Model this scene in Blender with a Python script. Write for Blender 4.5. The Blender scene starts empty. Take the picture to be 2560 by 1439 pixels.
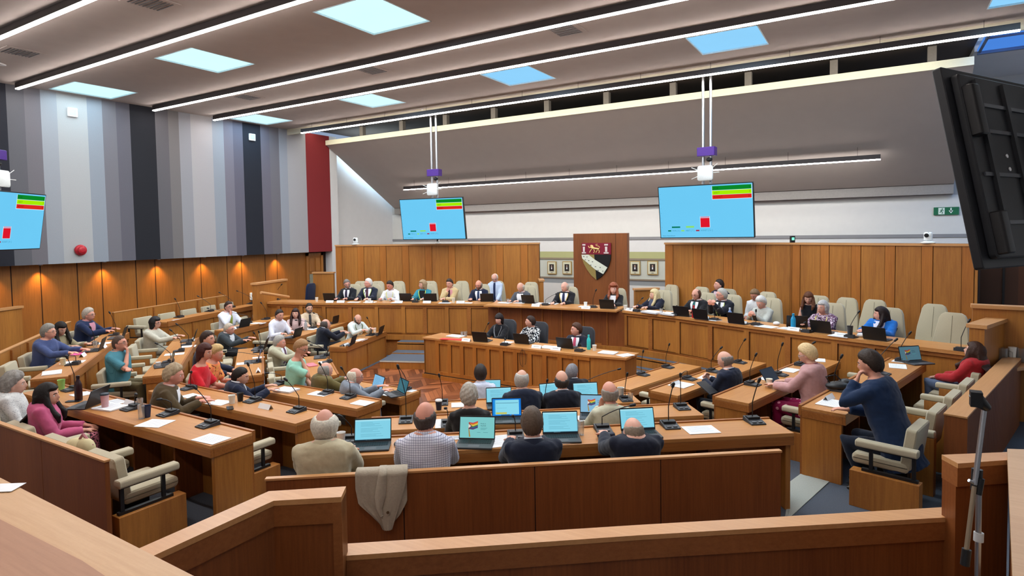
import bpy, math, random
from mathutils import Vector, Matrix, noise
random.seed(7)
C = bpy.context.scene.collection
SC = bpy.context.scene
PI = math.pi
R_ = math.radians
# ------------------------------------------------------------------ camera
YAW, PITCH, ROLL, FPX, CPX, CPY, CAMZ = R_(31.1387), R_(-2.5991), R_(-0.8968), 1522.26, 1280.0, 648.2, 3.115
_f = Vector((-math.sin(YAW)*math.cos(PITCH), math.cos(YAW)*math.cos(PITCH), math.sin(PITCH)))
_r0 = Vector((math.cos(YAW), math.sin(YAW), 0)); _u0 = _r0.cross(_f)
CR = math.cos(ROLL)*_r0 + math.sin(ROLL)*_u0
CU = -math.sin(ROLL)*_r0 + math.cos(ROLL)*_u0
CF = _f
EYE = Vector((0, 0, CAMZ))
cam = bpy.data.cameras.new('camera'); camo = bpy.data.objects.new('camera', cam); C.objects.link(camo)
cam.sensor_width = 36; cam.lens = FPX/2560*36; cam.shift_y = -(719.5-CPY)/2560
cam.clip_start = 0.05; cam.clip_end = 200
m = Matrix((CR, CU, -CF)).transposed().to_4x4(); m.translation = EYE
camo.matrix_world = m
SC.camera = camo
# ------------------------------------------------------------------ exposure, world
SC.view_settings.view_transform = 'Standard'; SC.view_settings.look = 'None'
SC.view_settings.gamma = 1; SC.view_settings.use_curve_mapping = False
SC.view_settings.exposure = 0.0
SC.cycles.max_bounces = 6; SC.cycles.diffuse_bounces = 4; SC.cycles.glossy_bounces = 3
SC.cycles.transmission_bounces = 6; SC.cycles.transparent_max_bounces = 8
SC.cycles.caustics_reflective = False; SC.cycles.caustics_refractive = False
SC.cycles.use_denoising = True
w = bpy.data.worlds.new('world'); SC.world = w; w.use_nodes = True
w.node_tree.nodes['Background'].inputs[0].default_value = (0.55, 0.72, 1.0, 1)
w.node_tree.nodes['Background'].inputs[1].default_value = 0.5
# ------------------------------------------------------------------ large lights: daylight falling in through the rooflights
CEIL = 6.73
STRIP_E, SKY_A, SKY_B = 46.0, 8.5, 1.3
SKYA = [(-17.2, -15.9, 6.97, 8.38), (-12.6, -11.3, 6.97, 8.38), (-7.93, -6.6, 6.97, 8.38), (-3.3, -2.0, 6.97, 8.38)]
SKYB = [(-17.2, -15.9, 11.75, 13.1), (-12.5, -11.25, 11.75, 13.1), (-7.9, -6.6, 11.75, 13.1), (-3.2, -1.9, 11.75, 13.1), (1.5, 2.8, 11.75, 13.1)]
def area_light(name, loc, rot, sx, sy, energy, col):
    l = bpy.data.lights.new(name, 'AREA'); l.shape = 'RECTANGLE'; l.size = sx; l.size_y = sy; l.energy = energy; l.color = col
    o = bpy.data.objects.new(name, l); o.location = loc; o.rotation_euler = rot; C.objects.link(o); return o
for (x0, x1, y0, y1) in SKYA:
    area_light('rooflight_daylight', ((x0+x1)/2, (y0+y1)/2, CEIL-0.03), (0, 0, 0), x1-x0, y1-y0, 30 if x0 < -17 else 150, (0.72, 0.9, 1.0))
for (x0, x1, y0, y1) in SKYB:
    area_light('rooflight_daylight', ((x0+x1)/2, (y0+y1)/2, CEIL-0.03), (0, 0, 0), x1-x0, y1-y0, 35 if x0 < -17 else 75, (0.5, 0.78, 1.0))
# ------------------------------------------------------------------ projection helpers (a pixel of the photo taken onto a surface of known height or depth)
def ray(x, y): return CF + CR*((x-CPX)/FPX) - CU*((y-CPY)/FPX)
def at(x, y, z):
    d = ray(x, y); return EYE + d*((z-CAMZ)/d.z)
def at_depth(x, y, D): return EYE + ray(x, y)*D
def at_y(x, y, Y):
    d = ray(x, y); return EYE + d*(Y/d.y)
def at_x(x, y, X):
    d = ray(x, y); return EYE + d*(X/d.x)
def at_plane(x, y, n, c):
    d = ray(x, y); return EYE + d*((c - EYE.x*n[0]-EYE.y*n[1])/(d.x*n[0]+d.y*n[1]))
def depth(p): return (Vector(p)-EYE).dot(CF)
def px(p):
    v = Vector(p)-EYE; D = v.dot(CF); return (CPX+FPX*v.dot(CR)/D, CPY-FPX*v.dot(CU)/D)
# ------------------------------------------------------------------ materials
def srgb(c):
    if isinstance(c, str): c = [int(c[i:i+2], 16)/255 for i in (1, 3, 5)]
    return tuple(((v/12.92) if v <= 0.04045 else ((v+0.055)/1.055)**2.4) for v in c[:3])+(1,)
MATS = {}
def mat(name, col, rough=0.6, metal=0.0, noise=0.06, nscale=30.0, bump=0.0, spec=0.4, emit=None, estr=0.0, trans=0.0, alpha=1.0, sheen=0.0):
    if name in MATS: return MATS[name]
    m = bpy.data.materials.new(name); m.use_nodes = True; nt = m.node_tree; b = nt.nodes['Principled BSDF']
    c = srgb(col)
    b.inputs['Roughness'].default_value = rough; b.inputs['Metallic'].default_value = metal
    b.inputs['Specular IOR Level'].default_value = spec
    b.inputs['Sheen Weight'].default_value = sheen
    tc = nt.nodes.new('ShaderNodeTexCoord'); n = nt.nodes.new('ShaderNodeTexNoise'); n.inputs['Scale'].default_value = nscale; n.inputs['Detail'].default_value = 3
    nt.links.new(tc.outputs['Object'], n.inputs['Vector'])
    mx = nt.nodes.new('ShaderNodeMix'); mx.data_type = 'RGBA'
    mx.inputs[6].default_value = tuple(v*(1-noise*2) for v in c[:3])+(1,); mx.inputs[7].default_value = tuple(min(1, v*(1+noise*2)) for v in c[:3])+(1,)
    nt.links.new(n.outputs['Fac'], mx.inputs[0]); nt.links.new(mx.outputs[2], b.inputs['Base Color'])
    if bump:
        bp = nt.nodes.new('ShaderNodeBump'); bp.inputs['Strength'].default_value = bump; bp.inputs['Distance'].default_value = 0.01
        nt.links.new(n.outputs['Fac'], bp.inputs['Height']); nt.links.new(bp.outputs[0], b.inputs['Normal'])
    if emit is not None:
        b.inputs['Emission Color'].default_value = srgb(emit); b.inputs['Emission Strength'].default_value = estr
    if trans: b.inputs['Transmission Weight'].default_value = trans
    if alpha < 1: b.inputs['Alpha'].default_value = alpha
    MATS[name] = m; return m
def wood(name, c1, c2, axis='z', rough=0.38, seam=0.0, streak=26.0, flat=0.5, plank=0.0):
    """veneered oak: fine grain running along one axis, a slower tone change between boards"""
    if name in MATS: return MATS[name]
    m = bpy.data.materials.new(name); m.use_nodes = True; nt = m.node_tree; b = nt.nodes['Principled BSDF']; L = nt.links.new
    b.inputs['Roughness'].default_value = rough; b.inputs['Specular IOR Level'].default_value = 0.35
    tc = nt.nodes.new('ShaderNodeTexCoord'); mp = nt.nodes.new('ShaderNodeMapping')
    s = {'z': (streak, streak, 1.3), 'x': (1.3, streak, streak), 'y': (streak, 1.3, streak)}[axis]
    mp.inputs['Scale'].default_value = s; L(tc.outputs['Object'], mp.inputs['Vector'])
    n1 = nt.nodes.new('ShaderNodeTexNoise'); n1.inputs['Scale'].default_value = 1.6; n1.inputs['Detail'].default_value = 5; n1.inputs['Roughness'].default_value = 0.62
    L(mp.outputs[0], n1.inputs['Vector'])
    mp2 = nt.nodes.new('ShaderNodeMapping'); s2 = {'z': (2.2, 2.2, .18), 'x': (.18, 2.2, 2.2), 'y': (2.2, .18, 2.2)}[axis]
    mp2.inputs['Scale'].default_value = s2; L(tc.outputs['Object'], mp2.inputs['Vector'])
    n2 = nt.nodes.new('ShaderNodeTexNoise'); n2.inputs['Scale'].default_value = 1.0; n2.inputs['Detail'].default_value = 2; L(mp2.outputs[0], n2.inputs['Vector'])
    n3 = nt.nodes.new('ShaderNodeTexNoise'); n3.inputs['Scale'].default_value = 90; n3.inputs['Detail'].default_value = 1; L(tc.outputs['Object'], n3.inputs['Vector'])
    ad = nt.nodes.new('ShaderNodeMath'); ad.operation = 'MULTIPLY_ADD'; ad.inputs[1].default_value = 0.55; L(n1.outputs['Fac'], ad.inputs[0])
    ml = nt.nodes.new('ShaderNodeMath'); ml.operation = 'MULTIPLY'; ml.inputs[1].default_value = flat; L(n2.outputs['Fac'], ml.inputs[0]); L(ml.outputs[0], ad.inputs[2])
    ad3 = nt.nodes.new('ShaderNodeMath'); ad3.operation = 'MULTIPLY_ADD'; ad3.inputs[1].default_value = 0.1; L(n3.outputs['Fac'], ad3.inputs[0]); L(ad.outputs[0], ad3.inputs[2])
    rp = nt.nodes.new('ShaderNodeValToRGB'); rp.color_ramp.elements[0].position = 0.36; rp.color_ramp.elements[1].position = 0.74
    rp.color_ramp.elements[0].color = srgb(c2); rp.color_ramp.elements[1].color = srgb(c1); L(ad3.outputs[0], rp.inputs[0])
    L(rp.outputs[0], b.inputs['Base Color'])
    bp = nt.nodes.new('ShaderNodeBump'); bp.inputs['Strength'].default_value = 0.05; bp.inputs['Distance'].default_value = 0.004; L(n1.outputs['Fac'], bp.inputs['Height']); L(bp.outputs[0], b.inputs['Normal'])
    MATS[name] = m; return m
def pattern(name, kind, a, b_, c=None, scale=20.0, rough=0.8):
    if name in MATS: return MATS[name]
    m = bpy.data.materials.new(name); m.use_nodes = True; nt = m.node_tree; bs = nt.nodes['Principled BSDF']; L = nt.links.new
    bs.inputs['Roughness'].default_value = rough; bs.inputs['Specular IOR Level'].default_value = 0.15
    tc = nt.nodes.new('ShaderNodeTexCoord')
    mx = nt.nodes.new('ShaderNodeMix'); mx.data_type = 'RGBA'; mx.inputs[6].default_value = srgb(a); mx.inputs[7].default_value = srgb(b_)
    if kind == 'check':
        outs = []
        for ax in (0, 1, 2):
            sp = nt.nodes.new('ShaderNodeSeparateXYZ'); L(tc.outputs['Object'], sp.inputs[0])
            mu = nt.nodes.new('ShaderNodeMath'); mu.operation = 'MULTIPLY'; mu.inputs[1].default_value = scale; L(sp.outputs[ax], mu.inputs[0])
            fr = nt.nodes.new('ShaderNodeMath'); fr.operation = 'FRACT'; L(mu.outputs[0], fr.inputs[0])
            gt = nt.nodes.new('ShaderNodeMath'); gt.operation = 'LESS_THAN'; gt.inputs[1].default_value = 0.14; L(fr.outputs[0], gt.inputs[0]); outs.append(gt)
        m1 = nt.nodes.new('ShaderNodeMath'); m1.operation = 'MAXIMUM'; L(outs[0].outputs[0], m1.inputs[0]); L(outs[2].outputs[0], m1.inputs[1]); L(m1.outputs[0], mx.inputs[0])
        L(mx.outputs[2], bs.inputs['Base Color'])
    elif kind == 'spots':
        v = nt.nodes.new('ShaderNodeTexVoronoi'); v.inputs['Scale'].default_value = scale; L(tc.outputs['Object'], v.inputs['Vector'])
        lt = nt.nodes.new('ShaderNodeMath'); lt.operation = 'LESS_THAN'; lt.inputs[1].default_value = 0.3; L(v.outputs['Distance'], lt.inputs[0]); L(lt.outputs[0], mx.inputs[0]); L(mx.outputs[2], bs.inputs['Base Color'])
    else:
        n = nt.nodes.new('ShaderNodeTexNoise'); n.inputs['Scale'].default_value = scale; n.inputs['Detail'].default_value = 1.5; n.inputs['Distortion'].default_value = 1.2; L(tc.outputs['Object'], n.inputs['Vector'])
        rp = nt.nodes.new('ShaderNodeValToRGB'); rp.color_ramp.interpolation = 'CONSTANT'; e = rp.color_ramp.elements
        e[0].color = srgb(a); e[1].color = srgb(b_); e[1].position = 0.5
        if c: x = e.new(0.6); x.color = srgb(c)
        L(n.outputs['Fac'], rp.inputs[0]); L(rp.outputs[0], bs.inputs['Base Color'])
    MATS[name] = m; return m
def glow(name, col, strength):
    if name in MATS: return MATS[name]
    m = bpy.data.materials.new(name); m.use_nodes = True; nt = m.node_tree; nt.nodes.clear()
    e = nt.nodes.new('ShaderNodeEmission'); e.inputs[0].default_value = srgb(col); e.inputs[1].default_value = strength
    tc = nt.nodes.new('ShaderNodeTexCoord'); n = nt.nodes.new('ShaderNodeTexNoise'); n.inputs['Scale'].default_value = 1.5; nt.links.new(tc.outputs['Object'], n.inputs['Vector'])
    mx = nt.nodes.new('ShaderNodeMix'); mx.data_type = 'RGBA'; c = srgb(col); mx.inputs[6].default_value = tuple(v*0.94 for v in c[:3])+(1,); mx.inputs[7].default_value = c
    nt.links.new(n.outputs['Fac'], mx.inputs[0]); nt.links.new(mx.outputs[2], e.inputs[0])
    o = nt.nodes.new('ShaderNodeOutputMaterial'); nt.links.new(e.outputs[0], o.inputs[0]); MATS[name] = m; return m
WD = wood('oak_panel', '#b37736', '#875226')            # vertical panels
WDX = wood('oak_top', '#c48c52', '#a56b38', 'x', 0.32)      # desk tops, grain along the desk
WDD = wood('oak_panel_deep', '#8a5028', '#6a381a', 'z', 0.42, streak=34)    # reddish veneer of the rear screens
WDC = wood('oak_cap', '#c99563', '#b5804e', 'x', 0.36)
WDL = wood('oak_wall', '#a8692a', '#82501c', 'z', 0.42)
WDE = wood('oak_edge', '#a86a34', '#7f4a1e', 'x', 0.4, streak=40)
WHITE = mat('painted_white', '#d6d7d8', 0.85, noise=0.02, nscale=4)
CEILM = mat('painted_ceiling', '#aa9f99', 0.9, noise=0.03, nscale=3)
BLACK = mat('black_plastic', '#141417', 0.45, noise=0.05)
DGREY = mat('dark_grey_plastic', '#2e2f33', 0.5)
MGREY = mat('mid_grey_plastic', '#55565a', 0.55)
LGREY = mat('light_grey_plastic', '#b9babb', 0.5)
CHROME = mat('brushed_metal', '#a9abb0', 0.28, metal=0.9, noise=0.03)
PAPER = mat('white_paper', '#e4e6ea', 0.8, noise=0.02, nscale=8)
INK = mat('grey_print', '#b9bdc3', 0.8)
FAB = mat('beige_wool_upholstery', '#b1a78f', 0.95, noise=0.07, nscale=220, bump=0.25, spec=0.1, sheen=0.2)
CARP = mat('grey_blue_carpet', '#575c66', 0.97, noise=0.22, nscale=140, bump=0.5, spec=0.05)
CARPL = mat('pale_grey_carpet', '#a3a69f', 0.97, noise=0.12, nscale=120, bump=0.4, spec=0.05)
GLASS = mat('clear_glass', '#eef2f2', 0.05, noise=0.0, trans=0.85, spec=0.5, alpha=0.55)
# ------------------------------------------------------------------ mesh builder
def rotz(a): return Matrix.Rotation(a, 4, 'Z')
def TR(x, y=None, z=None):
    return Matrix.Translation(Vector(x) if y is None else Vector((x, y, z)))
def frame(o, x, y, z):
    m = Matrix((Vector(x), Vector(y), Vector(z))).transposed().to_4x4(); m.translation = Vector(o); return m
class MB:
    def __init__(s): s.v = []; s.f = []; s.m = []; s.ms = []
    def mi(s, mt):
        if mt not in s.ms: s.ms.append(mt)
        return s.ms.index(mt)
    def add(s, vs, fs, mt, M=None):
        b = len(s.v); i = s.mi(mt)
        s.v += [tuple(M @ Vector(v)) if M is not None else tuple(v) for v in vs]
        flip = M is not None and M.to_3x3().determinant() < 0
        for f in fs:
            g = [b+k for k in f]; s.f.append(g[::-1] if flip else g); s.m.append(i)
        return s
    def box(s, x0, x1, y0, y1, z0, z1, mt, M=None):
        v = [(x, y, z) for z in (z0, z1) for y in (y0, y1) for x in (x0, x1)]
        return s.add(v, [(0, 2, 3, 1), (4, 5, 7, 6), (0, 1, 5, 4), (2, 6, 7, 3), (0, 4, 6, 2), (1, 3, 7, 5)], mt, M)
    def cbox(s, c, sz, mt, M=None):
        return s.box(c[0]-sz[0]/2, c[0]+sz[0]/2, c[1]-sz[1]/2, c[1]+sz[1]/2, c[2]-sz[2]/2, c[2]+sz[2]/2, mt, M)
    def prism(s, poly, z0, z1, mt, M=None, mtop=None):
        n = len(poly); a = sum(poly[i][0]*poly[(i+1) % n][1]-poly[(i+1) % n][0]*poly[i][1] for i in range(n))
        if a < 0: poly = poly[::-1]
        v = [(p[0], p[1], z0) for p in poly]+[(p[0], p[1], z1) for p in poly]
        s.add(v, [tuple(range(n))[::-1]]+[(i, (i+1) % n, n+(i+1) % n, n+i) for i in range(n)], mt, M)
        b = len(s.v)-2*n
        s.f.append([b+n+i for i in range(n)]); s.m.append(s.mi(mtop or mt)); return s
    def loft(s, rings, mt, M=None, cap=True, closed=True):
        n = len(rings[0]); v = [p for r in rings for p in r]; f = []
        for k in range(len(rings)-1):
            for i in range(n if closed else n-1):
                j = (i+1) % n; f.append((k*n+i, k*n+j, (k+1)*n+j, (k+1)*n+i))
        if cap: f.append(tuple(range(n))[::-1]); f.append(tuple((len(rings)-1)*n+i for i in range(n)))
        return s.add(v, f, mt, M)
    def tube(s, pts, r, mt, n=8, M=None, flat=None):
        pts = [Vector(p) for p in pts]; rs = r if isinstance(r, (list, tuple)) else [r]*len(pts); rings = []; up = None
        for i, p in enumerate(pts):
            d = (pts[min(i+1, len(pts)-1)]-pts[max(i-1, 0)]).normalized()
            if up is None:
                up = Vector((0, 0, 1)) if abs(d.z) < 0.9 else Vector((0, 1, 0))
            u = (up - d*up.dot(d)).normalized(); w_ = d.cross(u); up = u
            rr = rs[i]; ru, rw = (rr if isinstance(rr, (list, tuple)) else (rr, rr))
            rings.append([p+u*math.cos(a)*ru+w_*math.sin(a)*rw for a in [2*PI*k/n for k in range(n)]])
        return s.loft([[tuple(q) for q in rg] for rg in rings], mt, M)
    def lathe(s, prof, mt, n=20, M=None, cap=True):
        rings = [[(r*math.cos(2*PI*k/n), r*math.sin(2*PI*k/n), z) for k in range(n)] for r, z in prof]
        return s.loft(rings, mt, M, cap)
    def ell(s, c, r, mt, M=None, nu=14, nv=10):
        rings = []
        for j in range(nv+1):
            a = -PI/2+PI*j/nv; ca = max(math.cos(a), 0.02)
            rings.append([(c[0]+r[0]*ca*math.cos(2*PI*k/nu), c[1]+r[1]*ca*math.sin(2*PI*k/nu), c[2]+r[2]*math.sin(a)) for k in range(nu)])
        return s.loft(rings, mt, M)
    def rbox(s, x0, x1, y0, y1, z0, z1, r, mt, M=None, ax='z', n=5):
        """box with rounded corners seen along ax"""
        A = {'z': (x0, x1, y0, y1, z0, z1), 'y': (x0, x1, z0, z1, y0, y1), 'x': (y0, y1, z0, z1, x0, x1)}[ax]
        p = []
        for cx, cy, a0 in ((A[1]-r, A[3]-r, 0), (A[0]+r, A[3]-r, 90), (A[0]+r, A[2]+r, 180), (A[1]-r, A[2]+r, 270)):
            for k in range(n+1):
                a = R_(a0+90*k/n); p.append((cx+r*math.cos(a), cy+r*math.sin(a)))
        e = min(r, (A[5]-A[4])/2)*0.35
        cx, cy = (A[0]+A[1])/2, (A[2]+A[3])/2
        def ring(t, z):
            out = []
            for a, b in p:
                a2 = a-t if a > cx else a+t; b2 = b-t if b > cy else b+t
                out.append({'z': (a2, b2, z), 'y': (a2, z, b2), 'x': (z, a2, b2)}[ax])
            return out if ax != 'y' else out[::-1]
        return s.loft([ring(e, A[4]), ring(0, A[4]+e), ring(0, A[5]-e), ring(e, A[5])], mt, M)
    def build(s, name, parent=None, smooth=None, bevel=0.0, sub=0):
        me = bpy.data.meshes.new(name); me.from_pydata(s.v, [], s.f)
        for m_ in s.ms: me.materials.append(m_)
        me.polygons.foreach_set('material_index', s.m)
        if smooth is not None:
            me.polygons.foreach_set('use_smooth', [True]*len(me.polygons)); me.set_sharp_from_angle(angle=R_(smooth))
        me.update(); o = bpy.data.objects.new(name, me); C.objects.link(o)
        if parent: o.parent = parent
        if bevel:
            b = o.modifiers.new('bevel', 'BEVEL'); b.width = bevel; b.segments = 2; b.limit_method = 'ANGLE'; b.angle_limit = R_(50)
        return o
def tag(o, label=None, cat=None, group=None, kind=None):
    if label: o['label'] = label
    if cat: o['category'] = cat
    if group: o['group'] = group
    if kind: o['kind'] = kind
    return o
def thing(name, label, cat, loc=(0, 0, 0), rz=0.0, group=None):
    o = bpy.data.objects.new(name, None); o.empty_display_size = 0.1; C.objects.link(o); o.location = loc; o.rotation_euler = (0, 0, rz)
    return tag(o, label, cat, group)
def struct(mb, name, **k): return tag(mb.build(name, **k), kind='structure')
def copy_tree(o, parent=None):
    c = o.copy(); C.objects.link(c)
    if parent is not None: c.parent = parent
    for ch in o.children: copy_tree(ch, c)
    return c
TXT = {}
def text_geo(s, size):
    k = s
    if k not in TXT:
        cu = bpy.data.curves.new('t', 'FONT'); cu.body = s; cu.size = 1.0; cu.resolution_u = 2; o = bpy.data.objects.new('t', cu); C.objects.link(o)
        me = bpy.data.meshes.new_from_object(o, depsgraph=bpy.context.evaluated_depsgraph_get())
        TXT[k] = ([tuple(v.co) for v in me.vertices], [tuple(p.vertices) for p in me.polygons])
        bpy.data.objects.remove(o); bpy.data.curves.remove(cu); bpy.data.meshes.remove(me)
    v, f = TXT[k]; return [(a*size, b*size, c) for a, b, c in v], f
# ================================================================== THE ROOM
XW = -17.4; YB = 19.6; XR = 3.6; YN = -5.0
FL = [0.50, 0.33, 0.165, 0.10]; ZT = [1.235, 1.07, 0.905, 0.735]; FLD = 0.74
BL = {'F': (37, [5.21, 6.366, 7.518, 8.67]), 'R': (75, [2.04, 3.17, 4.26, 5.28]), 'B': (0, [3.2, 4.36, 5.5, 6.63]),
      'L': (143.5, [-2.93, -1.68, -.48, .7]), 'K': (108, [-10.95, -9.37, -7.95, -6.8])}
def bl(k):
    a = R_(BL[k][0]); d = Vector((math.cos(a), math.sin(a), 0)); n = Vector((-d.y, d.x, 0)) if BL[k][0] < 100 else Vector((d.y, -d.x, 0)); return d, n
def isect(k1, c1, k2, c2):
    n1, n2 = bl(k1)[1], bl(k2)[1]; D = n1.x*n2.y-n1.y*n2.x
    return Vector(((c1*n2.y-c2*n1.y)/D, (n1.x*c2-n2.x*c1)/D, 0))
def blp(k, c, t): d, n = bl(k); return n*c+d*t
def ringline(row, off):
    c = {k: BL[k][1][row]+off for k in BL}
    return [blp('K', c['K'], 19.5), isect('K', c['K'], 'L', c['L']), isect('L', c['L'], 'B', c['B']), isect('B', c['B'], 'F', c['F']), isect('F', c['F'], 'R', c['R']), blp('R', c['R'], 17.5)]
mb = MB()
par = pattern  # parquet: herringbone blocks made of two brick bands
pm = bpy.data.materials.new('herringbone_parquet'); pm.use_nodes = True; nt = pm.node_tree; b = nt.nodes['Principled BSDF']; b.inputs['Roughness'].default_value = 0.3
tc = nt.nodes.new('ShaderNodeTexCoord'); sp = nt.nodes.new('ShaderNodeSeparateXYZ'); nt.links.new(tc.outputs['Object'], sp.inputs[0])
def mth(op, a, b_=None, c=None):
    q = nt.nodes.new('ShaderNodeMath'); q.operation = op
    for i, v in enumerate((a, b_, c)):
        if v is None: continue
        if isinstance(v, (int, float)): q.inputs[i].default_value = v
        else: nt.links.new(v, q.inputs[i])
    return q.outputs[0]
col = mth('MULTIPLY', sp.outputs[0], 2.6); ci = mth('FLOOR', col); par_ = mth('ABSOLUTE', mth('SUBTRACT', mth('FRACT', mth('MULTIPLY', ci, 0.5)), 0.25))
sgn = mth('MULTIPLY', mth('SUBTRACT', mth('FRACT', mth('MULTIPLY', ci, 0.5)), 0.25), 4.0)
fr = mth('FRACT', col); yy = mth('ADD', sp.outputs[1], mth('MULTIPLY', mth('MULTIPLY', fr, sgn), 0.38)); row = mth('MULTIPLY', yy, 8.5); ri = mth('FLOOR', row)
wn = nt.nodes.new('ShaderNodeTexWhiteNoise'); wn.noise_dimensions = '2D'; cb = nt.nodes.new('ShaderNodeCombineXYZ'); nt.links.new(ci, cb.inputs[0]); nt.links.new(ri, cb.inputs[1]); nt.links.new(cb.outputs[0], wn.inputs['Vector'])
rp = nt.nodes.new('ShaderNodeValToRGB'); rp.color_ramp.elements[0].color = srgb('#4f2411'); rp.color_ramp.elements[1].color = srgb('#a5603a'); nt.links.new(wn.outputs['Value'], rp.inputs[0])
ed = mth('LESS_THAN', mth('FRACT', row), 0.06)
mx = nt.nodes.new('ShaderNodeMix'); mx.data_type = 'RGBA'; nt.links.new(ed, mx.inputs[0]); nt.links.new(rp.outputs[0], mx.inputs[6]); mx.inputs[7].default_value = srgb('#2a1209'); nt.links.new(mx.outputs[2], b.inputs['Base Color'])
mb.box(XW-0.4, XR+4, YN, YB, -0.2, FL[3], pm); fo = struct(mb, 'floor')
# terraces: each ring of carpet one riser lower towards the middle
rl = [ringline(0, -9.0), ringline(0, 0.44), ringline(1, 0.44), ringline(2, 0.44)]
rl[0] = [Vector((-19, 24, 0)), Vector((-19, 2, 0)), Vector((-14, -5, 0)), Vector((-3, -5, 0)), Vector((9, -5, 0)), Vector((9, 20, 0))]
for k in range(3):
    mb = MB(); z = FL[k]
    for i in range(5):
        a, b2, c, d = rl[k][i], rl[k][i+1], rl[k+1][i+1], rl[k+1][i]
        mb.prism([(p.x, p.y) for p in (a, b2, c, d)], -0.15, z, WDE, mtop=CARP)
    struct(mb, 'floor_terrace')
mb = MB()
poly3 = rl[3]; inner = ringline(3, -0.3); inner3 = ringline(3, 0.5)
for i in range(5):
    mb.prism([(p.x, p.y) for p in (poly3[i], poly3[i+1], inner3[i+1], inner3[i])], 0.05, FL[3]+0.006, CARP)
struct(mb, 'floor_carpet')
# pale nosings where the aisles step down
mb = MB()
for k in range(3):
    L_ = rl[k+1]
    for i in range(1, 5):
        v = L_[i]; o = ringline(k, 0.36)[i]
        for nb in (L_[i-1], L_[i+1]):
            onb = ringline(k, 0.36)[L_.index(nb)]
            t = min(0.9/(nb-v).length, 1); p = v+(nb-v)*t; q = o+(onb-o)*t
            mb.prism([(a.x, a.y) for a in (v, p, q, o)], FL[k]-0.02, FL[k]+0.006, CARPL)
struct(mb, 'trim_1')
# big pale landing strip in the aisle between the front block and the right block
mb = MB(); mb.prism([(p.x, p.y) for p in (at(1975, 1215, .5), at(2025, 1186, .5), at(2074, 1204, .5), at(1960, 1308, .5))], 0.45, 0.508, CARPL); struct(mb, 'floor_landing')
# ---- left wall: striped acoustic panel over a recessed veneered wall
mb = MB(); cols = ['#2b2d37', '#6c6d74', '#7d7b82', '#a8afb8', '#bcc0c3', '#9ca6b2', '#7f7f88', '#6b6b76', '#23252d', '#6a696f', '#7f7c7d', '#a1a3aa', '#b9b7ba', '#a0a9b4', '#84818e', '#6e6c7b', '#252833', '#75727f', '#7b7981', '#a4abb7', '#b6b6bb', '#8f2c30']
px_b = [0, 37, 81, 121, 161, 235, 272, 306, 340, 402, 434, 460, 489, 542, 570, 593, 617, 661, 683, 706, 726, 772, 833]
ys = [at_x(x, 663-0.041*x, XW).y for x in px_b]; ys[0] = ys[1]-1.0; ys[-1] = 15.9
seq = cols[1:8]; zb = 2.5
full = list(zip(ys[:-1], ys[1:], cols)); y = ys[0]; k = 0; pre = ['#6c6d74', '#7d7b82', '#a8afb8', '#bcc0c3', '#9ca6b2', '#7f7f88', '#6b6b76', '#23252d']
while y > YN: full.insert(0, (y-0.62, y, pre[-1-k % 8])); y -= 0.62; k += 1
for y0, y1, c in full: mb.box(XW-0.45, XW, y0, y1, zb, CEIL, mat('stripe_'+c[1:], [int(c[i:i+2], 16)/255*.9 for i in (1, 3, 5)], 0.92, noise=0.04, nscale=60))
struct(mb, 'wall_left')
mb = MB(); sx = [-120, -40, 28, 102, 194, 255, 341, 389, 460, 503, 569, 605, 664, 694, 772]
sy = [at_x(x, 700, XW-0.35).y for x in sx]
for i in range(len(sy)-1): mb.box(XW-0.5, XW-0.35, sy[i]+0.012, sy[i+1]-0.012, 0, zb+0.02, WDL)
mb.box(XW-0.55, XW-0.36, YN, 16.0, 0, zb+0.02, mat('seam_shadow', '#2a1408', 0.8)); mb.box(XW-0.5, XW-0.35, YN, sy[0], 0, zb+0.02, WDL); struct(mb, 'wall_left_lower')
# door in the left wall near the far corner
dy0, dy1 = at_x(764, 640, XW-0.34).y, at_x(806, 640, XW-0.34).y
t = tag(MB().box(XW-0.5, XW-0.30, dy0, dy0+.1, 0.5, 2.46, WD).box(XW-0.5, XW-0.30, dy1-.1, dy1, 0.5, 2.46, WD).box(XW-0.5, XW-0.30, dy0, dy1, 2.36, 2.46, WD).build('door_1'), kind='structure')
mb = MB(); mb.box(XW-0.49, XW-0.34, dy0+.1, dy1-.1, 0.5, 2.36, WDL)
mb.build('door_leaf', t)
for i in range(2):
    for j in range(3):
        w2 = (dy1-dy0-.2)/2; MB().box(XW-0.345, XW-0.32, dy0+.14+i*w2, dy0+.06+(i+1)*w2, 0.65+j*.57, 1.12+j*.57, mat('obscured_glass', '#8c8a78', 0.25, noise=0.15, nscale=6) if i == 0 and j < 2 else WD).build('pane' if i == 0 and j < 2 else 'door_panel', t)
# white return walls at the far left corner and the lit alcove
mb = MB(); mb.box(XW-0.5, XW+0.0, 15.9, 16.25, 0, CEIL, WHITE); mb.box(XW-0.55, XW-0.35, 16.2, YB, 0, CEIL, WHITE); struct(mb, 'wall_left_return')
mb = MB()
band = [(0.0, 1.25, '#d3d6d2'), (1.25, 1.42, '#8f9698'), (1.42, 1.47, '#8b7f6d'), (1.47, 2.1, '#c3c8bd'), (2.1, 2.16, '#8b7f6d'), (2.16, 2.38, '#aeb07e'), (2.38, 2.79, '#d9dad8'), (2.79, 2.88, '#8d8d8f'), (2.88, 3.9, '#d9d9d5'), (3.9, CEIL+.2, '#b4b2ae')]
for z0, z1, c in band: mb.box(XW-0.5, XR+2.4, YB-(0.03 if c in ('#8b7f6d', '#8d8d8f') else 0), YB+0.2, z0, z1, mat('rear_wall_'+c[1:], c, 0.85, noise=0.02, nscale=5))
struct(mb, 'wall_back')
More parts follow.
